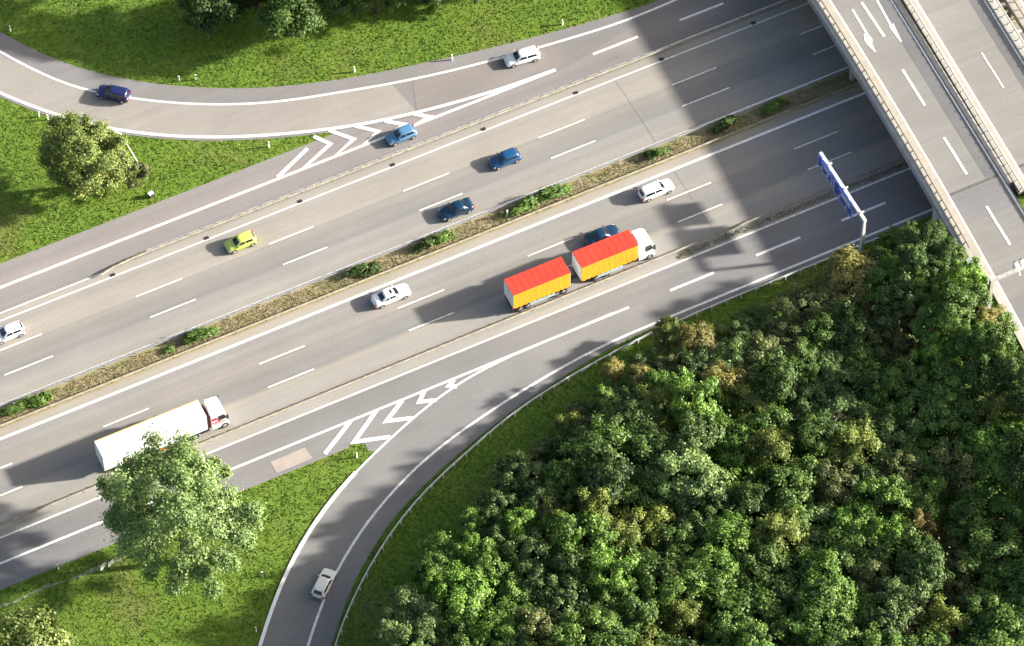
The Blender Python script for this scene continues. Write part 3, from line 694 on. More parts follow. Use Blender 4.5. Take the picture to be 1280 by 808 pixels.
# lengthwise profiles: (x fraction from rear, roof height or None) ; styles
STYLE = {
 #        belt rear, hood z,  cabin: rear foot, rear top, front top, front foot (fractions of L from rear)
 'hatch':  dict(H=1.46, W=1.72, belt=.93, hood=.82, tail=.92, cab=(.02,.12,.56,.74)),
 'sedan':  dict(H=1.43, W=1.80, belt=.92, hood=.84, tail=.96, cab=(.17,.31,.55,.71)),
 'estate': dict(H=1.48, W=1.78, belt=.94, hood=.86, tail=.94, cab=(.02,.09,.58,.74)),
 'suv':    dict(H=1.62, W=1.80, belt=1.04, hood=.95, tail=1.04, cab=(.02,.10,.56,.72)),
}
def make_car(px, py, style, L, paint_key, head, label, z=.045, ext=None, hdg=None, rear_white=False):
    st = STYLE[style]; W = st['W']/2; H = st['H']; belt = st['belt']; pm_ = CARM[paint_key]
    a, b = P(px, py, z+.65)
    ang = hdg if hdg is not None else (0. if head > 0 else pi)
    c = empty('car', (a, b, z), ang, label, 'car')
    xr, xf = -L/2, L/2
    X_ = lambda f: xr+f*L
    # lower body loft (stations rear to front)
    sta = [(0., .80, .48, .60, .70), (.012,.88,.34,.62,.80), (.04,.955,.26,.68,st['tail']-.03), (.14,1.,.22,.72,st['tail']), (.3,1.,.2,.74,belt), (.5,1.,.2,.74,belt),
           (.68,1.,.2,.72,belt-.01), (.76,.995,.21,.70,st['hood']+.03), (.88,.97,.22,.66,st['hood']-.04), (.955,.91,.27,.58,st['hood']-.13), (.988,.82,.34,.52,st['hood']-.24), (1.,.72,.42,.50,st['hood']-.3)]
    bm_ = MB(); n = None
    for f_, wf, zb, zs, zt_ in sta:
        w_ = W*wf
        ring = [(w_*.86,zb),(w_*.985,zb+.08),(w_,zs),(w_*.975,zt_-.05),(w_*.86,zt_),(w_*.45,zt_+.025),(0,zt_+.035)]
        full = [( X_(f_), y_, z_) for y_, z_ in ring]+[(X_(f_), -y_, z_) for y_, z_ in ring[-2::-1]]
        n = len(full); bm_.v += full
    for i in range(len(sta)-1):
        for j in range(n): bm_.f.append((i*n+j, i*n+(j+1)%n, (i+1)*n+(j+1)%n, (i+1)*n+j))
    bm_.f += [tuple(range(n)), tuple(range((len(sta)-1)*n, len(sta)*n))[::-1]]
    # cabin loft on top
    r0, r1, f1, f0 = [X_(v) for v in st['cab']]
    zc0 = belt-.06; yb, yt = W*.90, W*.70
    levels = [(zc0, r0, f0, yb), (belt+.1, r0+(r1-r0)*.22, f0-(f0-f1)*.28, yb*.975), (H-.09, r1-.03, f1+.08, yt*1.06), (H-.02, r1+.08, f1-.06, yt*.95), (H, r1+.28, f1-.3, yt*.7)]
    k = len(bm_.v)
    for (z_, xa, xb, y_) in levels:
        cr_ = min(.16, y_*.3)
        bm_.v += [(xa,-y_+cr_,z_),(xa+cr_*.8,-y_,z_),((xa+xb)/2,-y_*1.015,z_),(xb-cr_,-y_,z_),(xb,-y_+cr_*1.4,z_),(xb+.07,0,z_),(xb,y_-cr_*1.4,z_),(xb-cr_,y_,z_),((xa+xb)/2,y_*1.015,z_),(xa+cr_*.8,y_,z_),(xa,y_-cr_,z_),(xa-.03,0,z_)]
    for i in range(len(levels)-1):
        for j in range(12): bm_.f.append((k+i*12+j, k+i*12+(j+1)%12, k+(i+1)*12+(j+1)%12, k+(i+1)*12+j))
    bm_.f.append(tuple(range(k+48, k+60)))
    body = bm_.build('body', pm_, c, smooth=True)
    # glass: follows the cabin surface, a few mm proud and with thickness
    lo_t, hi_t = .22, .9
    def lv(t, which):
        z_ = belt+.03+(H-.085-(belt+.03))*t
        ta = (z_-levels[1][0])/(levels[2][0]-levels[1][0])
        if ta < 0: ta = 0
        g_ = lambda i: levels[1][i]+(levels[2][i]-levels[1][i])*ta
        if z_ < levels[1][0]:
            tb = (z_-levels[0][0])/(levels[1][0]-levels[0][0]); g_ = lambda i: levels[0][i]+(levels[1][i]-levels[0][i])*tb
        return z_, g_(1), g_(2), g_(3)
    def pane(name, pts_in, nrm, m=M['glass']):
        nv = Vector(nrm).normalized()
        q = [Vector(p)+nv*.014 for p in pts_in]; q0 = [Vector(p)-nv*.03 for p in pts_in]
        nn = len(q); mb2 = MB(); mb2.add(q0+q, [tuple(range(nn))[::-1], tuple(range(nn,2*nn))]+[(i,(i+1)%nn,nn+(i+1)%nn,nn+i) for i in range(nn)])
        return mb2.build(name, m, c)
    z0_, ra, fa_, ya = lv(.05, 0); z1_, rb, fb_, yb_ = lv(.97, 0)
    pane('windscreen', [(fa_+.02,-ya+.2,z0_),(fa_+.085,0,z0_),(fa_+.02,ya-.2,z0_),(fb_+.0,yb_-.18,z1_),(fb_+.065,0,z1_),(fb_+.0,-yb_+.18,z1_)], (f0-f1>0 and (H-belt), 0, (f0-f1)))
    z0r, ra2, _, ya2 = lv(.1, 0)
    pane('rear_window', [(ra2-.01,ya2-.22,z0r),(ra2-.04,0,z0r),(ra2-.01,-ya2+.22,z0r),(rb-.01,-yb_+.2,z1_),(rb-.04,0,z1_),(rb-.01,yb_-.2,z1_)], (-(H-belt),0,(r1-r0)))
    for sgn in (-1, 1):
        xm = X_(.40)
        for (u0, u1, v0, v1) in ((ra2+.28, xm-.05, rb+.24, xm-.05), (xm+.05, fa_-.3, xm+.05, fb_-.16)):
            za, zb_ = z0r+.02, z1_-.02
            pane('side_window', [(u0,sgn*(ya*1.0),za),(u1,sgn*(ya*1.0),za),(v1,sgn*(yb_+.012),zb_),(v0,sgn*(yb_+.012),zb_)], (0, sgn*(H-belt), .2))
        # lights and mirrors
        hz = st['hood']-.24
        MB().hexa([(X_(.95)-.1,sgn*W*.60,hz),(X_(.985)+.02,sgn*W*.52,hz-.02),(X_(.972),sgn*W*.88,hz-.02),(X_(.92),sgn*W*.965,hz)],
                  [(X_(.93)-.1,sgn*W*.60,hz+.17),(X_(.97)-.0,sgn*W*.52,hz+.08),(X_(.955),sgn*W*.86,hz+.1),(X_(.90),sgn*W*.93,hz+.17)]).build('headlight', M['lamp_white'], c)
        MB().box(xr-.015, xr+.16, min(sgn*W*.62,sgn*W*.93), max(sgn*W*.62,sgn*W*.93), .62, .84).build('tail_light', M['lamp_red'], c, bevel=.02)
        MB().hexa([(fa_-.32,sgn*W*.93,belt-.02),(fa_-.18,sgn*W*.93,belt-.02),(fa_-.16,sgn*(W+.17),belt+.0),(fa_-.28,sgn*(W+.17),belt+.0)],
                  [(fa_-.30,sgn*W*.93,belt+.1),(fa_-.2,sgn*W*.93,belt+.1),(fa_-.18,sgn*(W+.15),belt+.13),(fa_-.27,sgn*(W+.15),belt+.13)]).build('mirror', pm_, c, bevel=.012)
        for wx in (X_(.18), X_(.81)):
            arch = MB(); nn = 14; R_ = .37
            pts_ = [(wx+R_*cos(t), max(.18, .32+R_*sin(t))) for t in np.linspace(0, pi, nn)]
            arch.v += [(x_, sgn*(W*.9), z_) for x_, z_ in pts_]+[(x_, sgn*(W+.006), z_) for x_, z_ in pts_]
            arch.f += [tuple(range(nn)), tuple(range(nn,2*nn))[::-1]]+[(i,(i+1)%nn,nn+(i+1)%nn,nn+i) for i in range(nn)]
            arch.build('wheel_arch', M['dark'], c)
            wh = MB().tube((wx, sgn*(W-.2), .31),(wx, sgn*(W+.018), .31),.31,.31,18).build('wheel', M['black'], c)
            MB().tube((wx, sgn*(W+.0), .31),(wx, sgn*(W+.03), .31),.2,.17,12).build('rim', M['rim'], wh)
    MB().box(X_(.97), X_(1.)+.005, -W*.5, W*.5, .3, .46).build('grille', M['dark'], c, bevel=.015)
    MB().box(xr-.02, xr+.02, -.26, .26, .5, .61).build('number_plate', M['white_plastic'], c)
    if ext == 'sunroof': MB().box(-.15, .12, -.3, .3, H-.02, H+.012).build('sunroof', M['glass'], c)
    if ext == 'rails':
        for sgn in (-1,1): MB().box(r1+.25, f1-.25, sgn*yt*.72-.025, sgn*yt*.72+.025, H-.02, H+.05).build('roof_rail', M['steel'], c, bevel=.01)
    return c
h1 = atan2(P(630,79)[1]-P(677,66)[1], P(630,79)[0]-P(677,66)[0])
h3 = atan2(P(122,112)[1]-P(163,121)[1], P(122,112)[0]-P(163,121)[0])
h11 = atan2(P(413,714)[1]-P(398,744)[1], P(413,714)[0]-P(398,744)[0])
make_car(652.5,71,'estate',4.5,'white',-1,'white estate car on the upper slip road below the bright grass', hdg=h1, ext='rails')
make_car(501.5,168.5,'hatch',3.9,'midblue',-1,'light steel blue hatchback beside the upper white chevrons')
make_car(142,116.5,'estate',4.2,'navy',-1,'nearly black navy car on the curved upper slip road', hdg=h3)
make_car(631,198.5,'hatch',3.95,'blue',-1,'bright blue hatchback in the middle of the upper carriageway')
make_car(570,261.5,'sedan',4.3,'darkblue',-1,'dark blue saloon in the lane next to the planted median')
make_car(300.5,302.5,'hatch',3.85,'lime',-1,'yellow green hatchback in the top lane of the upper carriageway')
make_car(10,416,'hatch',4.0,'white',-1,'white car partly cut off by the left edge of the photo')
make_car(488.5,369,'sedan',4.8,'white',1,'white saloon with dark sunroof driving towards the red and yellow lorry', ext='sunroof')
make_car(820,237,'estate',4.45,'white',1,'white estate car above the lorry cab in the lane beside the median')
make_car(753,294,'sedan',4.3,'darkblue',1,'dark blue car half hidden behind the red and yellow lorry')
make_car(405,729,'hatch',4.0,'cream',1,'off white hatchback driving up the curved exit road', hdg=h11)

# ------------------------------------------------------------------ lorries
LM_ = {'white': mat('lorry white', (.76,.76,.73), .45, var=.06, scale=.7, coat=.2), 'red': mat('lorry red tarpaulin', (.52,.036,.016), .6, var=.13, scale=.9, bump=.02, bscale=1.5),
      'yellow': mat('lorry yellow curtain', (.66,.31,.010), .6, var=.1, scale=1.2, bump=.015, bscale=2.5), 'seam': mat('roof seam', (.62,.62,.6), .5, var=.1, scale=2), 'strap': mat('curtain strap', (.68,.28,.008), .6, var=.1, scale=3), 'paleblue': mat('pale blue side guard', (.3,.42,.46), .5, var=.1, scale=3),
      'orange': mat('orange panel', (.7,.15,.03), .5, var=.1, scale=4), 'ochre': mat('ochre edge strip', (.55,.33,.04), .6, var=.1, scale=2), 'stripe': mat('red stripe paint', (.5,.03,.05), .4, var=.05, scale=2), 'mark': mat('olive marking', (.36,.42,.1), .5, var=.1, scale=4)}
def wheel(c, x, y, r=.5, wd=.3, sg=1):
    wh = MB().tube((x, y-sg*wd, r),(x, y, r), r, r, 20).build('wheel', M['black'], c)
    MB().tube((x, y-sg*.04, r),(x, y+sg*.03, r), r*.6, r*.45, 14).build('rim', M['rim'], wh)
def cab(c, x0, length, W, m, stripes=False, defl=True):
    """cab-over tractor cab, x0 = rear of the cab, nose towards +x"""
    xs = [(0,.97,3.45),(.15,1.,3.5),(length*.6,1.,3.45),(length*.8,1.,3.22),(length*.9,.99,3.0)]
    bm_ = MB(); W2 = W/2
    prof = [(0,.55,1.),(0,1.5,1.),(0,3.3,.97),(.12,3.5,.9)]
    # outline side view polygon extruded with slight tumblehome, bevelled
    side = [(0,.5),(0,3.35),(.2,3.55),(length*.55,3.5),(length*.84,3.18),(length*.97,2.0),(length,1.45),(length,.5)]
    n = len(side); v = []
    for sg in (-1, 1):
        for x_, z_ in side: v.append((x0+x_, sg*W2*(1 if z_ < 2 else 1-.07*(z_-2)/1.5), z_))
    bm_.add(v, [tuple(range(n)), tuple(range(n,2*n))[::-1]]+[(i,(i+1)%n,n+(i+1)%n,n+i) for i in range(n)])
    body = bm_.build('cab_body', m, c, bevel=.07, smooth=False)
    # windscreen on slanted face between side[4] and side[5]
    (xa, za), (xb, zb) = (side[4], side[5])
    def onf(t): return x0+xa+(xb-xa)*t, za+(zb-za)*t
    p0 = onf(.1); p1 = onf(.95); nx = (za-zb); nz = (xb-xa); l = hypot(nx, nz); nx /= l; nz /= l
    q = [(p0[0]-nx*.04,-W2*.82,p0[1]-nz*.04),(p1[0]-nx*.04,-W2*.9,p1[1]-nz*.04),(p1[0]-nx*.04,W2*.9,p1[1]-nz*.04),(p0[0]-nx*.04,W2*.82,p0[1]-nz*.04)]
    q2 = [(x_+nx*.065,y_,z_+nz*.065) for x_,y_,z_ in q]
    MB().hexa(q, q2).build('windscreen', M['glass'], c)
    for sg in (-1, 1):
        y = lambda z_: sg*(W2*(1-.07*max(0,z_-2)/1.5))
        a_ = [(x0+length*.42,y(2.05)-sg*.03,2.05),(x0+length*.86,y(2.05)-sg*.03,2.05),(x0+length*.76,y(2.85)-sg*.03,2.85),(x0+length*.42,y(2.85)-sg*.03,2.85)]
        b_ = [(x_,y_+sg*.045,z_) for x_,y_,z_ in a_]; MB().hexa(a_, b_).build('side_window', M['glass'], c)
        MB().box(x0+length*.86, x0+length*.97, min(y(2)+sg*.05,y(2)+sg*.3), max(y(2)+sg*.05,y(2)+sg*.3), 2.0, 2.75).build('mirror', M['dark'], c, bevel=.03)
        MB().box(x0+length-.12, x0+length+.02, min(sg*W2*.6,sg*W2*.92), max(sg*W2*.6,sg*W2*.92), .75, .98).build('headlight', M['lamp_white'], c, bevel=.02)
        if stripes:
            MB().box(x0+.25, x0+length*.8, min(y(1.6)-sg*.02,y(1.6)+sg*.012), max(y(1.6)-sg*.02,y(1.6)+sg*.012), 1.45, 1.6).build('stripe', LM_['stripe'], c)
            MB().box(x0+.15, x0+length*.5, min(y(1.9)-sg*.02,y(1.9)+sg*.012), max(y(1.9)-sg*.02,y(1.9)+sg*.012), 1.75, 1.95).build('stripe', LM_['stripe'], c)
            MB().box(x0+.05, x0+length*.36, min(y(2.4)-sg*.04,y(2.4)+sg*.012), max(y(2.4)-sg*.04,y(2.4)+sg*.012), 2.2, 2.7).build('stripe', LM_['stripe'], c)
    MB().box(x0+length-.05, x0+length+.03, -W2*.7, W2*.7, .95, 1.4).build('grille', M['dark'], c, bevel=.02)
    MB().box(x0+length-.3, x0+length+.06, -W2*.98, W2*.98, .38, .72).build('bumper', M['dark'] if False else m, c, bevel=.04)
    MB().box(x0+length*.36, x0+length*.5, -.28, .18, 3.48, 3.56).build('roof_hatch', M['steel'], c, bevel=.02)
    if defl:
        MB().hexa([(x0+.08,-W2*.8,3.5),(x0+length*.5,-W2*.7,3.5),(x0+length*.5,W2*.7,3.5),(x0+.08,W2*.8,3.5)], [(x0+.08,-W2*.78,3.92),(x0+.35,-W2*.72,3.88),(x0+.35,W2*.72,3.88),(x0+.08,W2*.78,3.92)]).build('wind_deflector', m, c, bevel=.04)
# white articulated lorry
bW0, bW1 = 1.45, 4.0; bc = (bW0+bW1)/2; W = bW1-bW0
a0, a1 = -51.95, -38.85
t = empty('articulated_lorry', (a0, bc, .045), 0, 'white articulated lorry with long white box trailer behind the big tree', 'lorry')
Lb = a1-a0; H2 = W/2
bx = MB().box(0, Lb, -H2, H2, 1.12, 3.98).build('cargo_box', LM_['white'], t, bevel=.035)
rb = MB()
for i in range(1, 12): rb.box(i*Lb/12-.02, i*Lb/12+.02, -H2+.04, H2-.12, 3.975, 3.992)
rb.build('roof_seam', LM_['seam'], bx)
MB().box(.02, Lb-.02, H2-.10, H2+.012, 3.93, 4.005).build('roof_edge', LM_['ochre'], bx)
for sg in (-1, 1):
    MB().box(-.012, .02, min(sg*.06,sg*(H2-.12)), max(sg*.06,sg*(H2-.12)), 1.25, 3.85).build('rear_door', LM_['white'], bx, bevel=.006)
    MB().box(-.03, .03, min(sg*H2*.6,sg*H2*.9), max(sg*H2*.6,sg*H2*.9), .85, 1.0).build('tail_light', M['lamp_red'], t)
    MB().box(3.6, 7.6, sg*H2-.04 if sg>0 else -H2, sg*H2 if sg>0 else -H2+.04, .5, 1.0).build('side_guard', LM_['orange'] if sg < 0 else M['steel'], t)
MB().hexa([(9.6,-H2-.012,1.75),(10.7,-H2-.012,1.62),(10.7,-H2+.02,1.62),(9.6,-H2+.02,1.75)],[(9.6,-H2-.012,1.95),(10.7,-H2-.012,1.82),(10.7,-H2+.02,1.82),(9.6,-H2+.02,1.95)]).build('side_marking', LM_['mark'], bx)
MB().box(2.6, 3.5, -H2-.012, -H2+.02, 1.3, 1.65).build('side_marking', LM_['ochre'], bx)
MB().box(.3, Lb-1.2, -.45, .45, .8, 1.11).build('chassis', M['dark'], t); MB().box(Lb-2., Lb+1.9, -.4, .4, .65, 1.0).build('tractor_frame', M['dark'], t)
MB().box(Lb+.08, Lb+.44, -H2*.8, H2*.8, .9, 3.0).build('cab_rear_panel', mat('dark red tractor back', (.12,.01,.015), .5, var=.1, scale=2), t, bevel=.03)
for sg in (-1, 1):
    for x_ in (1.9, 3.2, 4.5, Lb-1.6, Lb+2.15): wheel(t, x_, sg*(H2-.02), .5, .3, sg)
    MB().box(Lb+.2, Lb+1.3, min(sg*H2*.62,sg*H2*.97), max(sg*H2*.62,sg*H2*.97), .4, 1.0).build('fuel_tank', M['steel'], t, bevel=.06)
cab(t, Lb+.55, 2.15, 2.5, LM_['white'], stripes=True)
# red and yellow lorry with drawbar trailer
bc = 2.28; W = 2.55; H2 = W/2
t = empty('lorry_with_trailer', (.7, bc, .045), 0, 'lorry and drawbar trailer with red roofs and yellow curtain sides', 'lorry')
def ybox(x0, x1):
    bx = MB().box(x0, x1, -H2, H2, 1.25, 3.93).build('cargo_box', LM_['yellow'], t, bevel=.02)
    MB().box(x0-.015, x1+.015, -H2-.015, H2+.015, 3.90, 4.0).build('roof', LM_['red'], bx, bevel=.02)
    rb = MB()
    for i in range(1, 9): rb.box(x0+i*(x1-x0)/9-.03, x0+i*(x1-x0)/9+.03, -H2+.05, H2-.05, 3.99, 4.016)
    rb.build('roof_rib', LM_['red'], bx)
    for sg in (-1, 1):
        st_ = MB()
        for i in range(1, 10): xx = x0+i*(x1-x0)/10; st_.box(xx-.025, xx+.025, min(sg*(H2-.01),sg*(H2+.008)), max(sg*(H2-.01),sg*(H2+.008)), 1.3, 3.86)
        st_.build('strap', LM_['strap'], bx)
        mb = MB(); n = 12; l = (x1-x0-.2)/n
        for i in range(n):
            xa = x0+.1+i*l; y = sg*(H2+.012)
            pts_ = [(xa,1.3),(xa+l,1.3),(xa+l*.9,1.14),(xa+l*.5,1.04),(xa+l*.1,1.14)]
            k = len(mb.v); mb.add([(x_,y-sg*.03,z_) for x_,z_ in pts_]+[(x_,y,z_) for x_,z_ in pts_], [(0,1,2,3,4),(9,8,7,6,5)]+[(j,(j+1)%5,5+(j+1)%5,5+j) for j in range(5)])
        mb.build('curtain_hem', LM_['yellow'], bx)
        MB().box(x0-.03, x0+.02, min(sg*.03,sg*(H2-.03)), max(sg*.03,sg*(H2-.03)), 1.15, 3.88).build('rear_door', LM_['white'], bx, bevel=.006)
        MB().box(x0+2.2, x1-2., min(sg*(H2-.04),sg*H2), max(sg*(H2-.04),sg*H2), .5, .95).build('side_guard', LM_['paleblue'], t, bevel=.01)
    MB().box(x1-.02, x1+.03, -H2+.03, H2-.03, 1.2, 3.88).build('front_panel', LM_['white'], bx)
    MB().box(x0+.2, x1-.1, -.45, .45, .8, 1.24).build('chassis', M['dark'], t)
    MB().box(x0-.02, x0+.08, -H2*.95, H2*.95, .55, .75).build('bumper', M['dark'], t)
    for sg in (-1, 1): MB().box(x0-.05, x0+.0, min(sg*H2*.6,sg*H2*.9), max(sg*H2*.6,sg*H2*.9), .8, .98).build('tail_light', M['lamp_red'], t)
ybox(0, 7.55); ybox(9.05, 16.6)
MB().hexa([(7.4,-.35,.75),(9.2,-.06,.7),(9.2,.06,.7),(7.4,.35,.75)],[(7.4,-.35,.9),(9.2,-.06,.85),(9.2,.06,.85),(7.4,.35,.9)]).build('drawbar', M['dark'], t)
for sg in (-1, 1):
    for x_ in (.95, 1.95, 5.8, 6.7, 11.1, 12.4, 18.2): wheel(t, x_, sg*(H2-.02), .48, .3, sg)
MB().box(16.5, 18.2, -.4, .4, .6, .95).build('cab_frame', M['dark'], t)
cab(t, 16.75, 2.15, 2.5, LM_['white'])

# ------------------------------------------------------------------ vegetation
def leaf_mesh(name, pts, nrm, size, tint, m):
    """one four-cornered leaf clump per point"""
    n = len(pts); nrm = nrm/np.linalg.norm(nrm, axis=1, keepdims=True)
    r = RNG.normal(size=(n,3)); u = np.cross(nrm, r); u /= np.linalg.norm(u, axis=1, keepdims=True); v = np.cross(nrm, u)
    s = size[:,None]; asp = RNG.uniform(.55, .95, (n,1))
    bend = nrm*s*RNG.uniform(-.25,.1,(n,1))
    V = np.stack([pts-u*s, pts-v*s*asp+bend*.3, pts+u*s+bend, pts+v*s*asp+bend*.3], 1).reshape(-1,3)
    me = bpy.data.meshes.new(name); me.vertices.add(4*n); me.vertices.foreach_set('co', V.astype(np.float32).ravel())
    me.loops.add(4*n); me.loops.foreach_set('vertex_index', np.arange(4*n, dtype=np.int32))
    me.polygons.add(n); me.polygons.foreach_set('loop_start', np.arange(0, 4*n, 4, dtype=np.int32)); me.polygons.foreach_set('loop_total', np.full(n, 4, dtype=np.int32))
    at = me.attributes.new('tint', 'FLOAT', 'POINT'); at.data.foreach_set('value', np.repeat(tint, 4).astype(np.float32))
    me.update(); me.materials.append(m); return me
def crown_mesh(name, R, H, zc, nclump, nleaf, leaf, m, seed, irregular=.25, rc=(.2,.34)):
    rg = np.random.default_rng(seed); P_, N_, T_, S_ = [], [], [], []
    ph = rg.uniform(0, 2*pi, 4)
    for i in range(nclump):
        # clump centres over the upper shell with some in the body
        z = rg.uniform(-.55, 1.); t = rg.uniform(0, 2*pi); q = sqrt(max(0, 1-min(1, z*z)))
        lump = 1+irregular*(.5*sin(2*t+ph[0])+.35*sin(3*t+ph[1]+2*z)+.3*rg.normal())
        rad = rg.uniform(.55, .86)*lump
        c = np.array([q*cos(t)*R*rad, q*sin(t)*R*rad, zc+z*H*rad])
        rcl = R*rg.uniform(*rc); k = int(nleaf/nclump*rg.uniform(.7, 1.3))
        d = rg.normal(size=(k,3)); d /= np.linalg.norm(d, axis=1, keepdims=True)
        d[:,2] = np.where(d[:,2] < -.3, -d[:,2], d[:,2])
        rr = rcl*(rg.uniform(.2, 1., (k,1))**.6)*(1+.3*rg.normal(size=(k,1)))
        p = c+d*rr*np.array([1,1,.8]); P_.append(p)
        out = p-np.array([0,0,zc-.2*H]); out /= np.linalg.norm(out, axis=1, keepdims=True)
        N_.append(d*.6+out*.5+rg.normal(size=(k,3))*.42+np.array([0,0,.25]))
        base = np.clip(rg.normal(.42, .17), .05, .9)
        T_.append(np.clip(base+rg.normal(0, .17, k), 0, 1)); S_.append(rg.uniform(.6, 1.25, k)*leaf)
    return leaf_mesh(name, np.concatenate(P_), np.concatenate(N_), np.concatenate(S_), np.concatenate(T_), m)
def trunk_mesh(name, R, H, zc, seed, r0=.2):
    rg = random.Random(seed); mb = MB()
    top = Vector((rg.uniform(-.3,.3), rg.uniform(-.3,.3), zc)); midp = Vector((rg.uniform(-.15,.15), rg.uniform(-.15,.15), max(.6, (zc-H*.6)*.8)))
    mb.tube((0,0,-1.2), midp, r0*1.35, r0, 8); mb.tube(midp, top, r0, r0*.45, 8)
    for i in range(7):
        t = rg.uniform(.1, .9); s = midp.lerp(top, t); an = rg.uniform(0, 2*pi)
        e = s+Vector((cos(an)*R*.62, sin(an)*R*.62, H*rg.uniform(.15,.5))); mid_ = s.lerp(e, .5)+Vector((0,0,-.1*R))
        mb.tube(s, mid_, r0*.42, r0*.26, 6); mb.tube(mid_, e, r0*.26, r0*.08, 6)
        for k in range(2):
            e2 = mid_+Vector((rg.uniform(-1,1), rg.uniform(-1,1), rg.uniform(.2,1)))*R*.35; mb.tube(mid_, e2, r0*.18, r0*.05, 5)
    me = bpy.data.meshes.new(name); me.from_pydata(mb.v, [], mb.f); me.materials.append(M['trunk']); return me
def place(name, loc, rot, scale, label, cat, group, cm, tm=None, crown_name='crown'):
    r = empty(name, loc, rot, label, cat, group); r.scale = scale
    o = bpy.data.objects.new(crown_name, cm); COL.objects.link(o); o.parent = r
    if tm: o = bpy.data.objects.new('trunk', tm); COL.objects.link(o); o.parent = r
    return r
# prototypes: unit wood trees (R 3.2, height about 9)
WOOD = {}
for kk, kind in enumerate(LEAF):
    WOOD[kind] = [(crown_mesh('crown', 3.2, 3.3, 5.6, 85, 15000, .125, LEAF[kind], 100+kk*10+j, irregular=.36, rc=(.10,.24)), trunk_mesh('trunk', 3.2, 3.3, 5.6, 50+kk*10+j, .17)) for j in range(2 if kind in ('dark','blue','olive') else (3 if kind in ('green','bright') else 1))]
def wood_tree(px, py, kind, R, hgt, label, group=None, cat='tree', name='leafy_tree', by_top=True):
    """crown centre seen at the pixel; R crown radius; hgt total height"""
    zc_rel = 5.6/8.9*hgt
    a, b = P(px, py, zc_rel)
    for _ in range(6):
        g0 = float(ground_z(a, b)); a, b = P(px, py, g0+zc_rel)
    cm, tm = random.choice(WOOD[kind]); s = R/3.2
    return place(name, (a, b, g0), random.uniform(0, 6.28), (s*random.uniform(.92,1.08), s*random.uniform(.92,1.08), hgt/8.9), label, cat, group, cm, tm), (a, b)
placed = []
special = [
 (1066,352,'tan',3.6,8.2,'yellowing tree in front of the overhead sign gantry post'),
 (1030,372,'yellow',2.6,6.5,'yellow green tree left of the yellowing tree below the sign gantry'),
 (1163,368,'bright',2.9,7.0,'bright green tree beside the near bridge parapet end'),
 (1140,322,'blue',2.4,5.5,'grey green tree in the shade under the near bridge edge'),
 (1118,300,'green',1.7,4.,'small green tree at the corner between collector road and bridge'),
 (1185,325,'green',2.4,6.,'green tree in front of the pale bridge wing wall'),
 (1238,402,'tan',2.3,5.,'tan leaved bushy tree beside the mast arm post'),
 (1105,430,'olive',3.0,8.,'olive tree in the wood below the yellowing tree'),
 (1005,395,'olive',3.3,7.5,'dull olive tree between the pale tan tree and the yellow green tree'),
 (872,432,'tan',2.4,6.,'pale tan tree at the upper left edge of the wood'),
 (838,418,'yellow',1.8,4.5,'small yellow green tree nearest the guard rail at the upper wood edge'),
 (905,482,'tan',2.2,8.,'tan topped tree above the centre left of the wood'),
 (766,464,'tan',1.2,3.4,'small orange brown shrub tree at the left tip of the wood edge'),
 (803,476,'tan',1.5,4.5,'small pale tan tree among dark shrubs near the guard rail'),
 (712,537,'yellow',1.8,4.8,'small yellow green tree at the left edge of the wood'),
 (760,512,'green',1.8,4.5,'small green tree behind the orange brown shrub tree'),
 (868,508,'bright',3.0,9.5,'bright round green tree at the centre left of the wood'),
 (975,675,'yellow',3.0,10.,'yellow topped tall tree left of centre in the lower wood'),
 (968,572,'yellow',2.6,10.,'yellow orange topped tree in the middle of the wood'),
 (1148,668,'orange',1.7,9.3,'small orange brown tree top low in the right half of the wood'),
 (1132,755,'silver',2.6,9.5,'pale cream green tree near the bottom of the wood'),
 (1180,785,'yellow',2.4,9.,'yellow green tree at the bottom right of the wood'),
 (1250,520,'yellow',2.3,8.,'yellowish tree near the right edge below the mast arm'),
 (855,780,'yellow',2.2,8.5,'yellow green tree top at the bottom centre of the wood'),
 (690,660,'yellow',2.2,7.8,'yellow olive tree top left of the lower wood'),
 (522,775,'silver',3.1,7.2,'pale green round tree at the bottom left corner of the wood'),
 (1172,450,'bright',3.2,8.,'bright green tree close to the approach road verge'),
 (930,425,'blue',2.0,5.5,'grey green small tree at the upper wood edge'),
 (560,700,'bright',2.4,6.5,'bright green tree on the left flank of the wood facing the exit road'),
 (650,600,'blue',2.5,6.5,'grey green tree at the left edge of the wood above the flank'),
]
for px, py, kind, R, h, l in special:
    R *= 1.3 if not (px > 1110 and py < 470) else 1.; h += 2.4 if py > 440 else .6
    o, ab = wood_tree(px, py, kind, R, h, l); placed.append((*ab, R*1.35))
# outline of the wood, as seen at crown height
wood_px = [(488,808),(500,770),(530,715),(590,650),(618,612),(670,570),(715,515),(770,480),(810,440),(860,425),(900,408),(960,380),(1000,368),(1060,335),(1110,315),(1180,320),(1215,365),(1262,440),(1330,540),(1420,700),(1420,960),(480,960)]
wood = [P(x, y, 8. if y > 600 else 4.5) for x, y in wood_px]
def inside(poly, x, y):
    x = np.asarray(x); y = np.asarray(y); r = np.zeros(x.shape, bool); n = len(poly); j = n-1
    for i in range(n):
        xi, yi = poly[i]; xj, yj = poly[j]
        c = ((yi > y) != (yj > y)) & (x < (xj-xi)*(y-yi)/(yj-yi+1e-12)+xi); r ^= c; j = i
    return r
wa = np.array(wood); rg = random.Random(11); tries = 0
kinds = ['green']*9+['bright']*5+['dark']*3+['blue']*3+['olive']*2+['silver']+['yellow']
KN = {'green':'mid green','bright':'bright green','dark':'dark green','blue':'grey green','olive':'olive green','silver':'pale grey green','yellow':'yellow green'}
count = 0
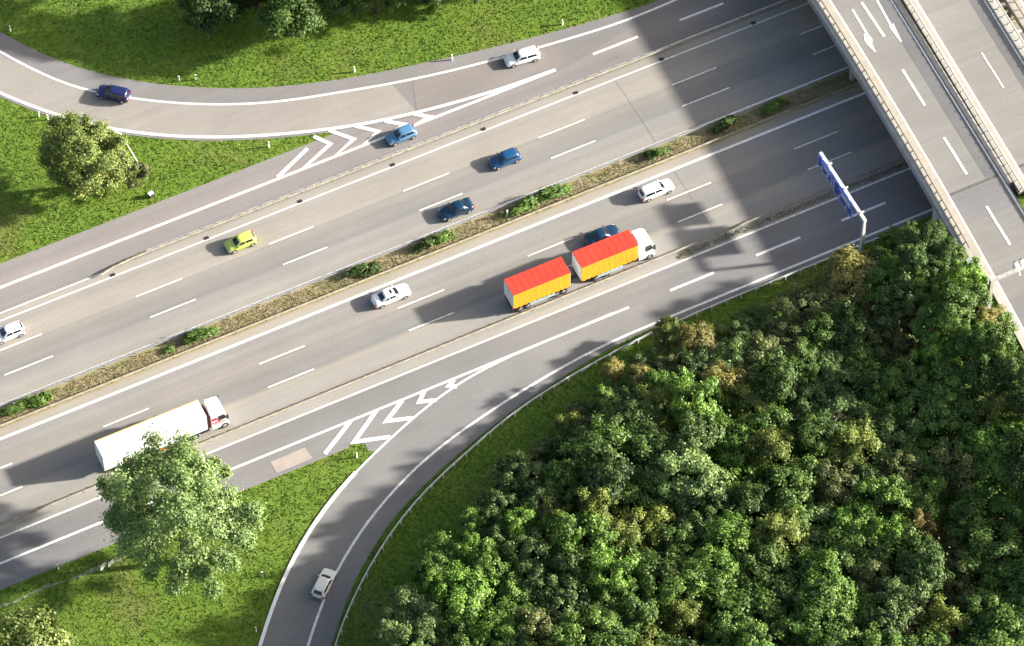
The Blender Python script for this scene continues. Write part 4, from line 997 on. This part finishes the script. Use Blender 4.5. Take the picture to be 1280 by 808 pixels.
def edge_dist(x, y):
    d = 1e9
    for (x0, y0), (x1, y1) in zip(wood, wood[1:]+wood[:1]):
        t = max(0, min(1, ((x-x0)*(x1-x0)+(y-y0)*(y1-y0))/((x1-x0)**2+(y1-y0)**2))); d = min(d, hypot(x-x0-t*(x1-x0), y-y0-t*(y1-y0)))
    return d
while tries < 14000 and count < 250:
    tries += 1
    x = rg.uniform(wa[:,0].min(), wa[:,0].max()); y = rg.uniform(wa[:,1].min(), wa[:,1].max())
    if not inside(wood, [x], [y])[0]: continue
    if x > edge_left(y)-4.6: continue
    ed = edge_dist(x, y); big = min(1, ed/9)
    low = min(1, max(0, (-18-y)/14)); R = rg.uniform(1.8, 2.3)+big*rg.uniform(.9, 3.0); h = 3.8+big*rg.uniform(3.6, 7.2)+rg.uniform(0,.8)+low*(1-big)*5.5+low*1.5
    if x+R*1.12 > edge_left(y)-1.7: continue
    if any((x-q[0])**2+(y-q[1])**2 < (.47*(R+q[2]))**2 for q in placed): continue
    kind = rg.choice(kinds); count += 1; placed.append((x, y, R))
    cm, tm = rg.choice(WOOD[kind]); s = R/3.2; g0 = float(ground_z(x, y))
    where = 'at the wood edge' if ed < 4 else ('deep in the wood' if ed > 12 else 'in the outer part of the wood')
    place('leafy_tree', (x, y, g0), rg.uniform(0, 6.28), (s*rg.uniform(.9,1.12), s*rg.uniform(.9,1.12), h/8.9), f'{KN[kind]} tree {where} right of exit road', 'tree', f'{KN[kind]} trees {where}', cm, tm)
# forest floor under the wood
fl = [P(x, y, 0) for x, y in [(500,850),(520,790),(560,725),(612,665),(650,615),(700,560),(750,515),(800,475),(860,440)]]
def floor_mask(x, y): return inside(wood, x, y)
# island tree, big tree, others
def solo(px_c, py_c, R, H, zc, kind, label, nclump, nleaf, leaf, seed, name='leafy_tree', r0=.3, **kw):
    a, b = P(px_c, py_c, zc)
    cm = crown_mesh('crown', R, H, zc, nclump, nleaf, leaf, LEAF[kind], seed, **kw); tm = trunk_mesh('trunk', R, H, zc, seed, r0)
    return place(name, (a, b, float(ground_z(a,b))), 0, (1,1,1), label, 'tree', None, cm, tm)
solo(222,645,9.6,8.4,9.8,'silver','big pale green tree partly covering the white lorry trailer',150,85000,.16,23, r0=.35, rc=(.08,.19), irregular=.36)
solo(106,196,5.8,5.3,5.8,'island','round yellow green tree on the grass island below the slip road',130,46000,.14,6, r0=.3, rc=(.10,.22), irregular=.16)
solo(40,800,4.6,3.4,4.2,'island','rounded light green tree at the bottom left corner',40,13000,.19,8, r0=.25)
solo(168,215,2.0,2.0,2.2,'olive','pale dry shrub at the right foot of the round island tree',14,2500,.15,9, r0=.1)
solo(264,8,4.0,3.6,5.,'dark','dark green tree at the top edge, left of the brighter one',34,11000,.18,12)
solo(362,8,4.6,4.0,5.6,'green','mid green tree at the top edge above the slip road bend',40,14000,.19,13)
solo(418,-12,3.4,3.2,4.6,'dark','dark tree cut by the top edge right of the mid green tree',30,9000,.18,14)
for i, (px, py, R, h) in enumerate([(318,-42,4.,11.),(470,-42,4.2,12.),(530,-58,4.6,13.),(590,-70,4.8,13.5),(655,-86,4.8,14.),(715,-105,4.6,14.),(200,-70,4.,10.),(780,-125,4.6,14.),(850,-145,4.6,14.),(920,-170,4.6,14.)]):
    wood_tree(px, py, ['dark','green','olive'][i%3], R, h+2.5, 'tree in the row just above the top edge of the photo', 'trees above the top edge')
for px, py, R_, l in [(455,-12,3.0,'dark bush at the top edge left of the middle'),(500,-16,2.8,'dark bush at the top edge in the middle'),(548,-22,3.0,'dark bush at the top edge right of the middle'),(600,-26,2.9,'dark bush at the top edge above the white estate car'),(308,-10,3.2,'dark bush between the two trees at the top edge')]:
    wood_tree(px, py, 'dark', R_, 5.2, l, cat='bush', name='leafy_bush')
# median shrubs
HED = [crown_mesh('foliage', 1., 1., .55, 12, 1500, .14, LEAF['green'], 60+i, irregular=.2, rc=(.35,.55)) for i in range(3)]
HEDD = [crown_mesh('foliage', 1., 1., .55, 12, 1500, .14, LEAF['dark'], 70+i, irregular=.2, rc=(.35,.55)) for i in range(2)]
for i, (px, py, L_, hh, l) in enumerate([(22,511,2.6,1.1,'low hedge in the median at the far left'),(50,497,1.6,1.2,'dense green shrub right of the far left median hedge'),(248,418,2.3,1.1,'green median shrub above the white lorry cab'),
    (457,338,2.2,1.0,'green median shrub above the white saloon'),(533,304,1.8,1.1,'left one of two joined median shrubs below the dark blue saloon'),(553,297,1.4,1.1,'right one of two joined median shrubs below the dark blue saloon'),
    (652,259,2.4,1.3,'bushy median shrub beside the short white post'),(690,243,2.3,1.4,'tall bushy median shrub right of the short white post'),(820,193,1.6,1.0,'small pale green median shrub above the white estate car'),
    (908,157,1.9,1.3,'dark green median shrub near the start of the bridge shadow'),(966,134,2.0,.9,'low median shrub in the bridge shadow'),(210,436,.8,.5,'tiny green tuft in the median left of a shrub')]):
    a, b = P(px, py, .6); cm = (HED+HEDD)[i%5]
    r = empty('median_shrub', (a, 14.4, .03), random.choice((0,pi))+random.uniform(-.08,.08), l, 'shrub', 'shrubs planted in the median')
    r.scale = (L_*.88, .8 if L_ > 1 else .45, hh*.9)
    o = bpy.data.objects.new('foliage', cm); COL.objects.link(o); o.parent = r
    mb = MB()
    for k in range(5): an = k*1.3; mb.tube((0,0,-.1),(cos(an)*.5,sin(an)*.5,.7),.05,.02,5)
    mb.build('stem', M['trunk'], r)

# ------------------------------------------------------------------ grass (countless: one object)
foot = [P(-60,-60), P(1340,-60), P(1340,870), P(-60,870)]
fx = np.array([p[0] for p in foot]); fy = np.array([p[1] for p in foot])
def on_road(x, y):
    r = (y > -4.4) & (y < 35.05)
    r |= (x < -24.7) & (y > -7.5) & (y < 0); r |= (x > 14.5) & (y > -8.4) & (y < 0); r |= (x > 30) & (y > 30) & (y < 36)
    r |= inside(poly_low, x, y); r |= inside(ramp_up_poly, x, y)
    r |= (x > edge_left(np.clip(y,-60,45))-2.3) & (y > -24) & (x < R1(y)+2); r |= (x > edge_left(np.clip(y,-80,45))-1.3) & (x < R3(y)+1.5)
    return r
def tufts(name, x, y, hmin, hmax, wmin, wmax, m, blades=3, z0=None):
    n = len(x); z = ground_z(x, y) if z0 is None else np.full(n, z0)
    X3, T3 = [], []
    tint = RNG.uniform(0, 1, n)
    for k in range(blades):
        an = RNG.uniform(0, 2*pi, n); h = RNG.uniform(hmin, hmax, n); wd = RNG.uniform(wmin, wmax, n); ox = RNG.normal(0, .09, n); oy = RNG.normal(0, .09, n)
        dx, dy = np.cos(an), np.sin(an); lx, ly = RNG.normal(0, .6, n)*h, RNG.normal(0, .6, n)*h
        b0 = np.stack([x+ox-dx*wd, y+oy-dy*wd, z-.02], 1); b1 = np.stack([x+ox+dx*wd, y+oy+dy*wd, z-.02], 1)
        t0 = np.stack([x+ox+lx+dx*wd*.35, y+oy+ly+dy*wd*.35, z+h], 1)
        X3.append(np.stack([b0,b1,t0], 1)); T3.append(np.clip(tint+RNG.normal(0,.1,n), 0, 1))
    V = np.concatenate(X3).reshape(-1,3); T = np.repeat(np.concatenate(T3), 3); f = len(V)//3
    me = bpy.data.meshes.new(name); me.vertices.add(len(V)); me.vertices.foreach_set('co', V.astype(np.float32).ravel())
    me.loops.add(3*f); me.loops.foreach_set('vertex_index', np.arange(3*f, dtype=np.int32))
    me.polygons.add(f); me.polygons.foreach_set('loop_start', np.arange(0,3*f,3,dtype=np.int32)); me.polygons.foreach_set('loop_total', np.full(f,3,dtype=np.int32))
    at = me.attributes.new('tint','FLOAT','POINT'); at.data.foreach_set('value', T.astype(np.float32)); me.update(); me.materials.append(m)
    o = bpy.data.objects.new(name, me); COL.objects.link(o); return o
NT = 420000
x = RNG.uniform(fx.min(), fx.max(), NT); y = RNG.uniform(fy.min(), fy.max(), NT)
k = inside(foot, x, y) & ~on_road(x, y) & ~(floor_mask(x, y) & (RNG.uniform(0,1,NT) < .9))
x, y = x[k], y[k]
tag(tufts('grass', x, y, .04, .13, .04, .12, M['blades'], 3), 'vivid green meadow grass on the verges and islands', 'grass', kind='stuff')
xm = RNG.uniform(-80, 75, 15000); ym = RNG.uniform(13.25, 15.4, 15000)
tag(tufts('dry_grass', xm, ym, .03, .10, .04, .11, M['dry_blades'], 3, .05), 'dry brown grass growing along the planted median', 'grass', kind='stuff')
xs = RNG.uniform(22, 75, 3500); ys = RNG.uniform(-.55, .25, 3500)
tag(tufts('dry_weeds', xs, ys, .04, .14, .03, .08, M['dry_blades'], 2, .035), 'thin dry weeds under the lower collector guard rail', 'weeds', kind='stuff')
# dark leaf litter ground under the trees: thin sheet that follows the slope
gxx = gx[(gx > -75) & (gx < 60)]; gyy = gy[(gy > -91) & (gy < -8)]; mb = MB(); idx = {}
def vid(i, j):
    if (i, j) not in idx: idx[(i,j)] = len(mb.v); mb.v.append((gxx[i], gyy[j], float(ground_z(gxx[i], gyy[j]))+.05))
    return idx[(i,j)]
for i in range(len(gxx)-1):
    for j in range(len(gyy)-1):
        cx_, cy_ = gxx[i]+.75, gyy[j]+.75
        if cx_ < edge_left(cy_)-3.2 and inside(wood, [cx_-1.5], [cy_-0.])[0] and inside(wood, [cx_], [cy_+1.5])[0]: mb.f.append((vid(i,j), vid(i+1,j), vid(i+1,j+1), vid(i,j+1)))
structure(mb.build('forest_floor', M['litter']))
